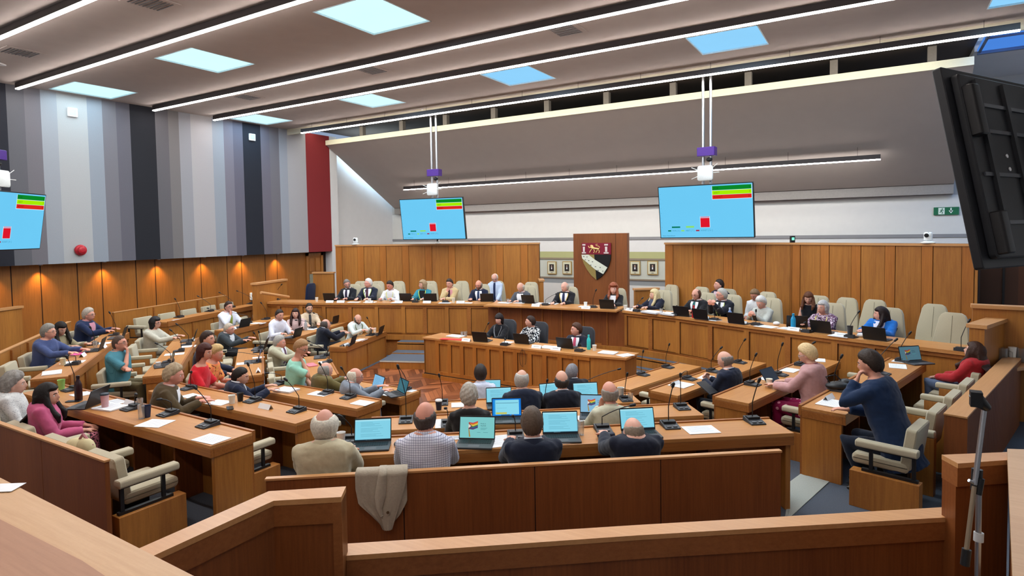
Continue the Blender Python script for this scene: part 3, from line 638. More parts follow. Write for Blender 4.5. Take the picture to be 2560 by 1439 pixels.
for a, b2, c in (((.38, .15), (.32, .2), (.28, .26)), ((.36, .12), (.27, .13), (.24, .08)), ((.42, .17), (.46, .22), (.42, .27)), ((.58, .18), (.62, .22), (.6, .27)), ((.56, .18), (.52, .23), (.5, .26))): m_.tube([k_(*a), k_(*b2), k_(*c)], .014*SW, GLD, 6)
m_.tube([k_(.6, .16), k_(.63, .11), k_(.57, .08), (.5*SW, -.05, -.07*SH), k_(.49, .045), k_(.56, .035)], .009*SW, GLD, 6); m_.build('lion', t, smooth=50)
# ---- officers' table
T0, T1 = Vector((-8.17, 9.84, 0)), Vector((-3.66, 9.66, 0)); TZ = .946; d = (T1-T0).normalized(); TL = (T1-T0).length
t = thing('clerks_table', 'long panelled oak table for officers in the well of the chamber', 'table', (T0.x, T0.y, .1), math.atan2(d.y, d.x)); H = TZ-.1
mb = MB(); mb.prism([(0, 0), (TL-.62, 0), (TL, .08), (TL+.02, .62), (0, .62)], H-.04, H, WDX); mb.build('tabletop', t, bevel=.004)
mb = MB(); mb.box(.02, TL-.6, .03, .06, .1, H-.04, WD); mb.box(.02, .06, .03, .59, .1, H-.04, WD); mb.prism([(TL-.6, .03), (TL-.03, .1), (TL-.02, .59), (TL-.6, .59)], .1, H-.04, WD)
n_ = 11; L2 = TL-.65
for i in range(n_):
    u0 = .35+(L2-.35)*i/n_; u1 = .35+(L2-.35)*(i+1)/n_; mb.box(u0, u0+.09, .005, .03, .1, H-.04, WDE_V); mb.box(u0+.09, u1, .005, .03, H-.1, H-.04, WDE_V); mb.box(u0+.09, u1, .005, .03, .1, .17, WDE_V)
    for q in (u0+.09, u1-.005): mb.box(q, q+.005, .022, .036, .17, H-.1, mat('seam_shadow', '#2a1408', 0.8))
mb.build('panelled_front', t); MB().box(0, TL-.0, -.02, .6, .0, .085, WDE_V).build('plinth', t)
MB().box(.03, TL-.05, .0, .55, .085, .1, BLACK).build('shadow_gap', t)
MB().tube([(2.48, -.01, H-.01)]+[(2.5-.07*math.sin(a), -.02, H-.19-.16*math.cos(a-PI)*-1) for a in [i*PI/8 for i in range(15)]], .004, mat('cable', '#3a2a20', .6), 5).build('cable', t)
# ---- gallery parapet
GZ = 1.64; LZ = 1.25
def plank(name, pts, z0, z1, mt, top, label, cat='parapet'):
    o = Vector(pts[0]); t = thing(name, label, cat, (o.x, o.y, z0)); M0 = TR(-o.x, -o.y, -z0)
    mb = MB(); mb.prism([(p[0], p[1]) for p in pts], z1-.04, z1, top, M0); mb.build('cap', t, bevel=.003); return t, M0, mb
def rail_run(outer, inner, z, zb_, label, name='gallery_parapet'):
    o = outer[0]; t = thing(name, label, 'parapet', (o.x, o.y, zb_)); M0 = TR(-o.x, -o.y, -zb_)
    mb = MB()
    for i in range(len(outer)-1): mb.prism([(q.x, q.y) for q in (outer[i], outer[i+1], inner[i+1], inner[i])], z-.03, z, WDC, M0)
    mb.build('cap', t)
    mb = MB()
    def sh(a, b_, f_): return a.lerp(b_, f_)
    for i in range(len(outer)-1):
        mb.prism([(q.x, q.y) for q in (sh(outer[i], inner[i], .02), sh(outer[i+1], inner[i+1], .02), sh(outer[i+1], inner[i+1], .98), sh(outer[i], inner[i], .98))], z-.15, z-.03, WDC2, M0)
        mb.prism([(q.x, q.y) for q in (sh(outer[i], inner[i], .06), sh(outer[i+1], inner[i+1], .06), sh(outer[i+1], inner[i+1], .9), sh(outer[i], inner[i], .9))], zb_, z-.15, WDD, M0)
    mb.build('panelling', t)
    return t
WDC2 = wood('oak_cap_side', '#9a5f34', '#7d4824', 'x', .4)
oA = [at(345, 1371, GZ), at(672, 1227, GZ), at(865, 1215, GZ)]; iA = [at(380, 1390, GZ), at(684, 1251, GZ), at(853, 1241.5, GZ)]
rail_run(oA, iA, GZ, .5, 'high section of gallery parapet with a bend, left of centre')
oB = [at(867, 1358, LZ), at(1600, 1311, LZ), at(2357, 1267, LZ)]; iB = [at(857, 1389, LZ), at(1600, 1337, LZ), at(2393, 1291, LZ)]
rail_run(oB, iB, LZ, .5, 'low section of gallery parapet running across the bottom of the photo')
pA = [at(865, 1215, GZ), at(853, 1241.5, GZ)]
tp = thing('parapet_post', 'oak post where the high gallery parapet steps down, left of centre', 'post', (pA[0].x, pA[0].y, .5)); M0 = TR(-pA[0].x, -pA[0].y, -.5)
e = (oB[1]-oB[0]).normalized()*.05
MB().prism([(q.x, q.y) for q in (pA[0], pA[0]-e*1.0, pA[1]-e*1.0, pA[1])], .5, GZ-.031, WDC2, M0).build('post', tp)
oC = [at(2354, 1136, GZ), at(2522, 1129, GZ)]; iC = [at(2395, 1158, GZ), at(2522, 1149, GZ)]
rail_run(oC, iC, GZ, .5, 'short high section of gallery parapet at lower right')
ct = thing('gallery_ledge', 'broad oak ledge filling the bottom left corner beside the camera', 'ledge', (-3, 1, .5))
LP = [at(-260, 1095, GZ+.03), at(0, 1193, GZ+.03), at(485, 1439, GZ+.03), at(640, 1520, GZ+.03), at(300, 1900, GZ+.03), at(-900, 1700, GZ+.03)]
LED_ = wood('oak_ledge', '#c9a279', '#b58c63', 'x', .4)
MB().prism([(q.x, q.y) for q in LP], GZ-.02, GZ+.03, LED_, TR(3, -1, -.5)).build('ledge_top', ct)
MB().prism([(q.x, q.y) for q in [p_.lerp(LP[4], .04) for p_ in LP]], .5, GZ-.02, WDD, TR(3, -1, -.5)).build('ledge_base', ct)
IN_ = [at(-300, 1215, GZ+.034), at(0, 1297, GZ+.034), at(205, 1400, GZ+.034), at(400, 1530, GZ+.034), at(150, 1800, GZ+.034), at(-800, 1600, GZ+.034)]
MB().prism([(q.x, q.y) for q in IN_], GZ+.02, GZ+.0335, wood('oak_inset', '#b08468', '#9d7258', 'x', .5), TR(3, -1, -.5)).build('inset_panel', ct)
cr = thing('gallery_ledge', 'broad oak ledge running towards the camera at the right edge', 'ledge', (2, 1, .5))
RP = [at(2518, 1121, GZ+.05), at(2700, 1127, GZ+.05), at(2900, 1500, GZ+.05), at(2540, 1640, GZ+.05)]
MB().prism([(q.x, q.y) for q in RP], GZ-.0, GZ+.05, LED_, TR(-2, -1, -.5)).build('ledge_top', cr)
RPb = [RP[0].lerp(RP[1], .06), RP[1], RP[2], RP[3].lerp(RP[2], .05)]
MB().prism([(q.x, q.y) for q in RPb], .5, GZ, WDD, TR(-2, -1, -.5)).build('ledge_base', cr)
mb = MB(); p = at(25, 1218, GZ+.035); tag(MB().box(-.12, .05, -.06, .06, 0, .002, PAPER, TR(p) @ rotz(.6)).build('paper_sheet'), 'corner of a white paper sheet on the ledge at the left edge', 'paper')
# ---- hanging screens
SCRB = glow('screen_blue', '#6fcdf8', 1.0)
def flat(name, c, s=1.0): return glow('scr_'+name, c, s)
def screen_art(mb, w_, h, y, tv=True):
    """the vote chart; x right, z up from lower left corner, facing -Y"""
    F = frame((0, y, 0), (1, 0, 0), (0, 0, 1), (0, -1, 0))
    def q(x0, x1, z0, z1, mt, d=.001): mb.add([(x0*w_, z0*h, d), (x1*w_, z0*h, d), (x1*w_, z1*h, d), (x0*w_, z1*h, d)], [(0, 1, 2, 3)], mt, F)
    q(0, 1, 0, 1, SCRB, 0)
    q(.585, .995, .72, .975, flat('w', '#d8f0ff'), .0008)
    q(.59, .99, .895, .975, flat('g', '#0a8a2a'), .002); q(.59, .99, .81, .887, flat('y', '#a8f000'), .002); q(.59, .99, .73, .805, flat('r', '#e02a20'), .002)
    q(.13, .225, .19, .22, flat('dg', '#0a7a60')); q(.29, .38, .19, .225, flat('yg', '#8fe070')); q(.447, .555, .19, .405, flat('w', '#d8f0ff')); q(.452, .55, .195, .375, flat('r2', '#e0182c'), .002); q(.452, .55, .385, .4, flat('pk', '#c85a90'), .002)
    q(.085, .12, .12, .147, flat('dg', '#0a7a60')); q(.235, .27, .12, .147, flat('yg', '#8fe070')); q(.398, .437, .12, .147, flat('r3', '#a82a44'))
    for s, x, z, sz, c in (('FOR', .605, .915, .05, '#0a5a1c'), ('5', .965, .915, .05, '#0a5a1c'), ('ABST', .605, .83, .05, '#6a9a10'), ('7', .965, .83, .05, '#6a9a10'), ('AGNST', .605, .75, .05, '#8a1010'), ('31', .955, .75, .05, '#8a1010'), ('FOR [ 5 ]', .135, .122, .04, '#3a8fb0'), ('ABST [ 7 ]', .285, .122, .04, '#3a8fb0'), ('AGNST [ 31 ]', .45, .122, .04, '#3a8fb0'), ('Status: Amendment', .02, .025, .032, '#2a7090')):
        v, f = text_geo(s, sz*h); mb.add([(a+x*w_, b2+z*h, .003) for a, b2, c_ in v], f, flat('t'+c[1:], c), F)
    for i in range(8):
        q(.012, .02, .2+i*.095, .204+i*.095, flat('tick', '#3a80b0'))
def tv(loc, naz, tilt, label, pole_top, w_=2.08, h=1.17, poles=True, sag=.0):
    """naz: compass angle of the screen normal; origin at the screen centre"""
    t = thing('hanging_screen', label, 'television', loc, R_(naz)+PI/2, 'ceiling-hung screens')
    T = Matrix.Rotation(R_(tilt), 4, 'X')
    mb = MB(); mb.rbox(-w_/2-.02, w_/2+.02, -.02, .05, -h/2-.02, h/2+.02, .012, BLACK, T, ax='y'); mb.build('screen_casing', t, smooth=30)
    mb = MB(); screen_art(mb, w_, h, 0, True)
    for i in range(len(mb.v)): v = Vector(mb.v[i]); mb.v[i] = tuple(T @ Vector((v.x-w_/2, v.y-.0225, v.z-h/2)))
    mb.build('display', t)
    if poles:
        top = pole_top-loc[2]
        for s in (-1, 1): MB().tube([(s*.085, .17, -.2), (s*.085, .17, top)], .032, CHROME, 12).build('pole', t)
        MB().box(-.16, .16, .05, .2, -.25, .25, BLACK).build('bracket', t)
        MB().rbox(-.2, .2, .06, .28, h/2+.66, h/2+.86, .02, mat('purple_clamp', '#4b2a86', .3, metal=.3), ax='z').build('clamp', t); mb = MB(); mb.ell((.06, .15, h/2+.58), (.07, .06, .05), BLACK)
        mb.build('cable_gland', t)
        r = MB().rbox(-.17, .17, .0, .06, h/2+.1, h/2+.44, .05, mat('router_white', '#dadedd', .4), ax='y').build('access_point', t, smooth=40)
        for dx, dz, s in ((-.3, -.12, -1), (.32, .0, 1), (-.3, .14, -1), (.28, .2, 1)): MB().tube([(s*.15, .03, h/2+.27+dz*.5), (dx, .0, h/2+.27+dz)], .008, mat('router_white', '#dadedd', .4), 6).build('antenna', r)
        MB().box(-.35, .35, -.08+.17, .25, top-.03, top, WHITE).build('ceiling_plate', t)
    return t
p = at_y(1081, 547, 14.0); tv((p.x, 14.0, p.z), -82, 8, 'ceiling-hung screen with vote chart above the left wing of the dais', CEIL)
p = at_y(1762, 528, 14.0); tv((p.x, 14.0, p.z), -93, 8, 'ceiling-hung screen with vote chart right of the crest panel', CEIL)
e_ = at_depth(101, 554, 13.4); az = R_(126); c_ = e_-Vector((math.cos(az), math.sin(az), 0))*1.0; tv((c_.x, c_.y, c_.z), 36-360, 9, 'ceiling-hung screen with vote chart cut by the left edge', CEIL)
# the nearest screen, seen from behind
az = R_(59.5); hd = Vector((math.cos(az), math.sin(az), 0)); tl = at_depth(2333, 163, 3.45); br = at_depth(2446, 672, 3.45)
ctr = (tl+br)/2+hd*1.05
t = thing('hanging_screen', 'big dark back of the nearest ceiling-hung screen, upper right corner', 'television', ctr, R_(149.5)+PI/2, 'ceiling-hung screens')
T = Matrix.Rotation(R_(11.5), 4, 'X'); w_, h = 2.1, 1.18; BB = mat('screen_back_black', '#1b1d22', .5, noise=.08); 
MB().rbox(-w_/2, w_/2, -.02, .03, -h/2, h/2, .015, BB, T, ax='y').build('screen_casing', t, smooth=30)
mb = MB(); mb.add([(-w_/2+.02, -.0205, -h/2+.02), (w_/2-.02, -.0205, -h/2+.02), (w_/2-.02, -.0205, h/2-.02), (-w_/2+.02, -.0205, h/2-.02)], [(0, 1, 2, 3)], SCRB, T); mb.build('display', t)
mb = MB(); mb.rbox(-w_/2+.07, w_/2-.07, .03, .075, -h/2+.05, h/2-.05, .03, BB, T, ax='y'); mb.build('rear_shell', t, smooth=30)
mb = MB()
sx_ = 1
for z_ in (.36, .2, -.06, -.34): mb.box(-w_/2+.12, w_/2-.12, .075, .085, z_-.01, z_+.012, mat('rib_grey', '#3a3e45', .35), T)
for x_ in (.5, .1, -.5, .82): mb.box(x_-.02, x_+.02, .075, .095, -h/2+.08, h/2-.08, BB, T)
mb.build('stiffening_ribs', t)
for s in (.82, ):
    for z_ in (.34, -.32):
        pass
for z0_, z1_ in ((.16, .46), (-.52, -.28)): MB().rbox(w_/2-.17, w_/2-.08, .06, .13, z0_, z1_, .02, BLACK, T, ax='z').build('corner_handle', t, smooth=30)
mb = MB()
for z_ in (.06, -.02): mb.lathe([(.0, 0), (.012, 0), (.012, .004), (0, .004)], PAPER, 12, T @ TR(.62, .076, z_) @ Matrix.Rotation(-PI/2, 4, 'X'))
mb.build('white_marks', t)
mb = MB(); mb.box(-.3, .3, .075, .13, -.2, .2, BB, T); mb.build('wall_mount', t)
for s in (-1, 1): MB().tube([(s*.085, .2, -.2), (s*.085, .2, CEIL-ctr.z)], .032, CHROME, 12).build('pole', t)
# ---- microphone stand at lower right
p = at_depth(2450, 1300, 2.55); b0 = Vector((p.x, p.y, .5))
t = thing('microphone_stand', 'chrome boom microphone stand leaning in the gallery at lower right', 'microphone stand', b0)
Mi = TR(-b0.x, -b0.y, -.5)
A = at_depth(2436, 1425, 2.45); B_ = at_depth(2441, 1215, 2.5); Cc = at_depth(2461, 1020, 2.5); D_ = at_depth(2417, 1405, 2.4)
MB().tube([Mi @ Vector((b0.x, b0.y, .52)), Mi @ at_depth(2444, 1440, 2.55), Mi @ at_depth(2447, 1225, 2.55)], .011, CHROME, 10).build('pole', t, smooth=60)
bm_ = MB().tube([Mi @ at_depth(2437, 1210, 2.5), Mi @ Cc], .010, CHROME, 10).build('boom', t, smooth=60)
MB().tube([Mi @ at_depth(2436, 1215, 2.5), Mi @ at_depth(2416, 1375, 2.47)], .009, mat('dull_bronze', '#8a7a66', .4, metal=.5), 10).build('counter_boom', t, smooth=60)
MB().tube([Mi @ at_depth(2417, 1372, 2.47), Mi @ at_depth(2412, 1412, 2.47)], .017, BLACK, 10).build('counterweight', t, smooth=60)
mb = MB(); mb.tube([Mi @ at_depth(2443, 1172, 2.52), Mi @ at_depth(2440, 1225, 2.52)], .02, BLACK, 10); mb.tube([Mi @ at_depth(2452, 1195, 2.5), Mi @ at_depth(2445, 1235, 2.5)], .014, BLACK, 8); mb.tube([Mi @ at_depth(2422, 1200, 2.5), Mi @ at_depth(2440, 1210, 2.5)], .007, CHROME, 8); mb.build('boom_clamp', t, smooth=60)
mb = MB(); mb.tube([Mi @ at_depth(2447, 1330, 2.55), Mi @ at_depth(2446, 1352, 2.55)], .018, LGREY, 12); mb.build('height_collar', t, smooth=60)
mb = MB(); mb.tube([Mi @ at_depth(2437, 985, 2.48), Mi @ at_depth(2448, 1003, 2.48), Mi @ at_depth(2466, 1018, 2.5)], [.022, .026, .018], BLACK, 10); mb.box(-.02, .02, -.025, .025, -.03, .03, BLACK, TR(Mi @ at_depth(2440, 996, 2.48))); mb.build('microphone_clip', t, smooth=60)
for i in range(3):
    a_ = i*2*PI/3; MB().tube([(0, 0, .12), (.3*math.cos(a_), .3*math.sin(a_), .0+.012)], .009, BLACK, 8).build('leg', t, smooth=60)
# ---- cameras on top of the screens
def on_screen(px_, py_, off=.05):
    a, b_ = (sL0, sL1) if px_ < 1400 else ((sR0, sR1) if px_ < 1985 else (sR1, sR2)); d = (b_-a); d.z = 0; d.normalize(); n = (-d.y, d.x)
    p = at_plane(px_, py_, n, a.x*n[0]+a.y*n[1]+off); p.z = zs; return p
def ptz(px_, py_, zt_, lab, s=1.0):
    p = on_screen(px_, py_); d_ = (EYE-p); t = thing('dome_camera', lab, 'camera', (p.x, p.y, zt_), math.atan2(d_.y, d_.x)+PI/2, 'white conference cameras on the screens'); wm = mat('fitting_white', '#eef2f2', .5)
    MB().lathe([(.09*s, 0), (.1*s, .015), (.05*s, .04)], wm, 20).build('base', t, smooth=50); MB().rbox(-.055*s, .055*s, -.05*s, .05*s, .04*s, .17*s, .045*s, wm, ax='z').build('head', t, smooth=50); MB().lathe([(.03*s, 0), (.03*s, .012), (0, .014)], BLACK, 16, TR(-.02*s, -.05*s, .12*s) @ Matrix.Rotation(PI/2, 4, 'X')).build('lens', t)
ptz(889, 609, zs, 'white round camera on the left end of the dais screen', 1.3); ptz(1095, 606, zs, 'small white camera beneath the left hanging screen', .9); ptz(2320, 606, zs, 'white camera on top of the right-hand oak screen', 1.2)
p = on_screen(1981, 606); t = thing('timer_light', 'small black signal light with a green lamp on the oak screen', 'signal light', (p.x, p.y, zs), YAW)
MB().box(-.045, .045, -.03, .03, 0, .14, BLACK).build('case', t); MB().box(-.028, .028, -.034, -.03, .05, .11, glow('signal_lamp', '#8affd8', 1.2)).build('lamp', t)
# ================================================================== PEOPLE
def skinm(c): return mat('skin_'+c[1:], [int(c[i:i+2], 16)/255*.62+.38*q for i, q in zip((1, 3, 5), (.88, .70, .62))], .55, noise=.05, nscale=25, spec=.3)
def cloth(c, r=.85): return mat('cloth_'+c[1:], c, r, noise=.06, nscale=35, bump=.15, spec=.12, sheen=.15)
def hairm(c): return mat('hair_'+c[1:], c, .55, noise=.22, nscale=60, bump=.4, spec=.25)
def sph(nu, nv):
    out = []
    for j in range(nv+1):
        a = -PI/2+PI*j/nv
        out.append([(math.cos(a)*math.sin(2*PI*k/nu), math.cos(a)*math.cos(2*PI*k/nu), math.sin(a)) for k in range(nu)])
    return out
g = lambda x, s: math.exp(-(x/s)**2)
def headpt(x, y, z, jaw=1.0):
    fx = 1.0; fy = 1.0
    if z < 0: fx = 1-.30*(-z)**1.5*jaw; fy = 1-.12*(-z)**2
    px_, py_, pz = .076*x*fx, .098*y*fy, .118*z
    if y > 0:
        py_ += .024*g(x, .17)*g(z+.18, .2)*(y > .5) + .007*g(x, .15)*g(z-.05, .22)
        py_ += -.010*(g(x-.42, .2)+g(x+.42, .2))*g(z-.06, .16) + .006*g(z-.26, .12)*y
        py_ += .006*g(x, .3)*g(z+.5, .09)+.008*g(x, .3)*g(z+.85, .14)*1.2
        if z < -.35: py_ += .012*y*g(z+.7, .35)
    else:
        py_ += -.006*g(z-.1, .6)
        if z < -.45: py_ += .022*(-z-.45)
    return px_, py_, pz
def ellring(c, rx, ry, M=None, n=18, p=2.0):
    out = []
    for k in range(n):
        a = 2*PI*k/n; ca, sa = math.cos(a), math.sin(a)
        x = rx*math.copysign(abs(ca)**(2/p), ca); y = ry*math.copysign(abs(sa)**(2/p), sa); out.append((c[0]+x, c[1]+y, c[2]))
    return out
class Body:
    pass
def ik(S, W, l1, l2, hint):
    d = W-S; L = d.length; L = min(L, (l1+l2)*.999); dn = d.normalized(); W2 = S+dn*L
    a = (l1*l1-l2*l2+L*L)/(2*L); h = math.sqrt(max(l1*l1-a*a, 0)); hn = (hint-dn*hint.dot(dn)); hn = hn.normalized() if hn.length > 1e-4 else Vector((0, 0, -1))
    return S+dn*a+hn*h, W2
def remesh(o, vox, sm=2):
    crease = vox > .013 and sm == 2
    r = o.modifiers.new('r', 'REMESH'); r.mode = 'VOXEL'; r.voxel_size = vox; r.use_smooth_shade = True
    if sm: s_ = o.modifiers.new('s', 'SMOOTH'); s_.factor = .5; s_.iterations = sm
    dg = bpy.context.evaluated_depsgraph_get(); me = bpy.data.meshes.new_from_object(o.evaluated_get(dg), depsgraph=dg)
    mats_ = list(o.data.materials); old = o.data; o.modifiers.clear(); o.data = me; me.name = o.name
    if len(me.polygons) and not len(me.materials):
        for m_ in mats_: me.materials.append(m_)
    if crease:  # soft folds in the cloth
        sd = Vector((len(me.vertices) % 13, len(me.vertices) % 7, 0))
        nv_ = len(me.vertices); co = [0.0]*(nv_*3); no = [0.0]*(nv_*3); me.vertices.foreach_get('co', co); me.vertices.foreach_get('normal', no)
        for i in range(nv_):
            q = Vector(co[i*3:i*3+3]); f1_ = noise.noise(Vector((q.x*6, q.y*6, q.z*9))+sd); f2_ = noise.noise(Vector((q.x*14+f1_*2, q.y*14, q.z*11+q.x*8))+sd)
            e_ = .007*f1_-.009*abs(f2_)+.004
            for c_ in range(3): co[i*3+c_] += no[i*3+c_]*e_
        me.vertices.foreach_set('co', co)
    me.polygons.foreach_set('use_smooth', [True]*len(me.polygons)); bpy.data.meshes.remove(old); return o
def hand(mb, W, dirv, palm_n, side, mt, curl=.5, s=1.0):
    """palm plus five fingers; dirv points to the fingertips, palm_n out of the palm, side = +1 when the thumb lies towards cross(dirv, palm_n)"""
    d = dirv.normalized(); n = (palm_n-d*palm_n.dot(d)).normalized(); w_ = d.cross(n)*side
    rings = []
    for t, rw, rn in ((-.02, .026, .021), (.0, .029, .02), (.03, .038, .017), (.065, .042, .015), (.088, .038, .012)):
        c = W+d*t*s; rings.append([tuple(c+w_*(rw*s*math.cos(a))+n*(rn*s*math.sin(a))) for a in [2*PI*k/12 for k in range(12)]])
    mb.loft(rings, mt)
    for i, (o, L) in enumerate(((.03, .068), (.011, .077), (-.009, .072), (-.028, .056))):
        b0 = W+d*.075*s+w_*o*s; c1 = curl*(.7+.12*i); v1 = (d*math.cos(c1*.6)+n*math.sin(c1*.6)); v2 = (d*math.cos(c1*1.5)+n*math.sin(c1*1.5)); v3 = (d*math.cos(c1*2.1)+n*math.sin(c1*2.1))
        p1 = b0+v1*L*.5*s+w_*o*.15; p2 = p1+v2*L*.32*s; p3 = p2+v3*L*.22*s
        mb.tube([b0, p1, p2, p3], [.0098*s, .0092*s, .0085*s, .0065*s], mt, 8)
    b0 = W+d*.02*s+w_*.028*s; p1 = b0+(d*.6+w_*.75+n*.25).normalized()*.035*s; p2 = p1+(d*.9+w_*.35+n*.4).normalized()*.035*s; p3 = p2+(d+n*.5).normalized()*.022*s
    mb.tube([b0, p1, p2, p3], [.014*s, .0115*s, .0098*s, .0075*s], mt, 8)
ARMS = {'type': ((.13, .46, .80), 'desk'), 'far': ((.13, .50, .80), 'desk'), 'lap': ((.10, .33, .62), 'lap'), 'chin': ((.03, .17, 1.09), 'chin'), 'cross': ((-.08, .42, .80), 'desk'), 'thigh': ((.15, .36, .62), 'lap'), 'clasp': ((.03, .36, .98), 'clasp'), 'temple': ((.10, .14, 1.16), 'chin'), 'fold': ((-.12, .2, .80), 'lap'), 'phone': ((.05, .34, .84), 'clasp'), 'stretch': ((.15, .53, .80), 'desk'), 'write': ((.06, .44, .80), 'desk')}
def person(root_xy, zf, rz, hz, spec):
    """seated figure. hz = height of the head centre above the floor it sits on; spec: dict"""
    s = spec; lean = R_(s.get('lean', 10)); far = s['D'] > 8.5; vox = .0115 if far else .0085
    k = max(.84, min(1.28, (hz-.642)/(.50*math.cos(lean))))   # torso scale
    t = thing('person', s['label'], 'person', (root_xy[0], root_xy[1], zf), rz, s.get('group'))
    female = s.get('f', False); bw = s.get('w', 1.0)*(.92 if female else 1.0)
    P0 = Vector((0, -.04, .50))
    def T(x, y, z):  # torso point: z measured up the spine from the hips (0..)
        y2, z2 = y, z*k; return Vector((x, P0.y+y2*math.cos(lean)+z2*math.sin(lean), P0.z+z2*math.cos(lean)-y2*math.sin(lean)))
    skin = skinm(s.get('skin', '#c58f7a')); SK = MB()
    # spine profile: height up the spine, half width, half depth, forward offset
    prof = [(-.06, .155, .12, .02), (.0, .165, .125, .0), (.10, .15, .115, .01), (.2, .150, .118, .02), (.30, .160, .122, .02), (.40, .172, .12, .01), (.47, .172, .105, .0), (.515, .13, .085, -.005), (.545, .07, .065, -.005)]
    bel = s.get('belly', 0.0)
    def tring(h, rx, ry, off, gx=0.0, n=20, p=2.3):
        rx = rx*bw+gx; ry = ry*(.5+.5*bw)+gx+bel*g(h-.12, .12)*.05
        out = []
        for i in range(n):
            a = 2*PI*i/n; ca, sa = math.cos(a), math.sin(a)
            x = rx*math.copysign(abs(ca)**(2/p), ca); y = ry*math.copysign(abs(sa)**(2/p), sa)
            if female and y > 0 and .24 < h < .45: y += .028*g(h-.34, .06)*(g(abs(ca)-.45, .35))
            out.append(tuple(T(x, y+off+bel*g(h-.12, .12)*.02, h)))
        return out
    SK.loft([tring(h, rx*.93, ry*.93, o) for h, rx, ry, o in prof], skin)
    NB = T(0, .0, .50); hyaw, hpit, hrol = R_(s.get('yaw', 0)), R_(s.get('pit', 0)), R_(s.get('roll', 0))
    HC = T(0, .02, .50)+Vector((0, .025+.05*math.sin(lean)-0.02*math.sin(hpit), .162))
    HC.z = hz
    SK.tube([NB+Vector((0, -.01, -.03)), NB+Vector((0, 0, .03)), HC+Vector((0, -.018, -.05)), HC+Vector((0, -.012, -.0))], [(.062, .066), (.056, .058), (.054, .056), (.045, .05)], skin, 14)
    HM = TR(HC) @ Matrix.Rotation(hyaw, 4, 'Z') @ Matrix.Rotation(hpit, 4, 'X') @ Matrix.Rotation(hrol, 4, 'Y')
    hs = .97 if female else 1.03
    HM = HM @ Matrix.Diagonal((hs, hs, hs, 1))
    nu, nv = (28, 20) if far else (36, 28)
    G_ = sph(nu, nv)
    SK.loft([[headpt(*p) for p in rg] for rg in G_], skin, HM)
    for sx in (-1, 1):
        SK.ell((sx*.076, -.008, -.005), (.011, .02, .032), skin, HM @ TR(0, 0, 0) @ Matrix.Rotation(sx*R_(0), 4, 'Z'), 10, 8)
    # arms
    arms = s.get('arms', ('type', 'type')); sl = []
    sw_ = .160*bw
    for side, am in ((-1, arms[0]), (1, arms[1])):
        tgt, kind = ARMS[am] if isinstance(am, str) else (am[0], am[1]); x, y, z = tgt
        S = T(side*sw_, -.005, .455)
        W = Vector((side*x, y, z))
        if kind == 'chin': W = HC+(HM.to_3x3() @ Vector((side*(x if am == 'chin' else .065), .10 if am == 'chin' else .125, -.165 if am == 'chin' else -.13)))
        if kind == 'clasp': W = Vector((side*x, y+.05, z))
        hint = Vector((side*.45, -.5, -1.0)) if kind != 'chin' else Vector((side*.5, .5, -1.0))
        if kind == 'desk': hint = Vector((side*.5, -.5, -.8))
        E_, W = ik(S, W, .285, .255, hint)
        wd = (W-E_).normalized()
        SK.tube([S+Vector((side*-.03, 0, .01)), S.lerp(E_, .12), S.lerp(E_, .5), E_, E_.lerp(W, .3), E_.lerp(W, .75), W], [.05, .048, .042, .036, .038, .029, .024], skin, 12)
        if kind == 'desk': dv, pn = (wd*.5+Vector((-side*.1, 1, -.05))).normalized(), Vector((0, -.1, -1)); cu = .45
        elif kind == 'chin': dv, pn = (wd*.6+Vector((0, -.05, .5))).normalized(), (HC-W).normalized(); cu = .95
        elif kind == 'clasp': dv, pn = Vector((-side*.7, .3, .5)).normalized(), Vector((-side*.3, -1, 0)); cu = 1.1
        else: dv, pn = (wd+Vector((-side*.5, .4, -.2))).normalized(), Vector((0, -.2, -1)); cu = .6
        hand(SK, W, dv, pn, -side, skin, cu, .92 if female else 1.0)
        sl.append((side, S, E_, W, kind))
    # legs
    lg = s.get('legs', 'bent'); LG = []
    for side in (-1, 1):
        Hp = P0+Vector((side*.09, .0, .0)); K_ = Vector((side*.12, .40, .53)); A_ = Vector((side*.12, .40 if side > 0 else .34, .10))
        if lg == 'back': K_ = Vector((side*.13, .41, .50)); A_ = Vector((side*.13, .18+.1*(side > 0), .12))
        LG.append((side, Hp, K_, A_))
        SK.tube([Hp, Hp.lerp(K_, .5), K_, K_.lerp(A_, .35), A_], [.082, .07, .052, .05, .036], skin, 12)
        SK.tube([A_+Vector((0, -.03, -.03)), A_+Vector((0, .06, -.055)), A_+Vector((0, .15, -.07))], [.035, .033, .025], skin, 10)
    body = SK.build('body', t); remesh(body, vox, 1)
    # ---- clothing
    kind = s.get('top', 'jacket'); TC = s['tc'] if not isinstance(s['tc'], str) else cloth(s['tc'])
    th = {'jacket': .026, 'shirt': .014, 'tee': .010, 'knit': .018}[kind]
    CM = MB(); ext = -.13 if kind == 'jacket' else -.04
    pr = [(ext, .17, .135, .01)]+prof[:-1]
    pr = [q for q in pr]
    CM.loft([tring(h, rx, ry, o, th + (.012 if kind == 'jacket' and h < .15 else 0)) for h, rx, ry, o in pr]+([tring(.535, .085, .07, -.005, th*.6)] if kind != 'tee' else [tring(.52, .1, .075, -.005, .008)]), TC)
    short = s.get('sleeve', 'long')
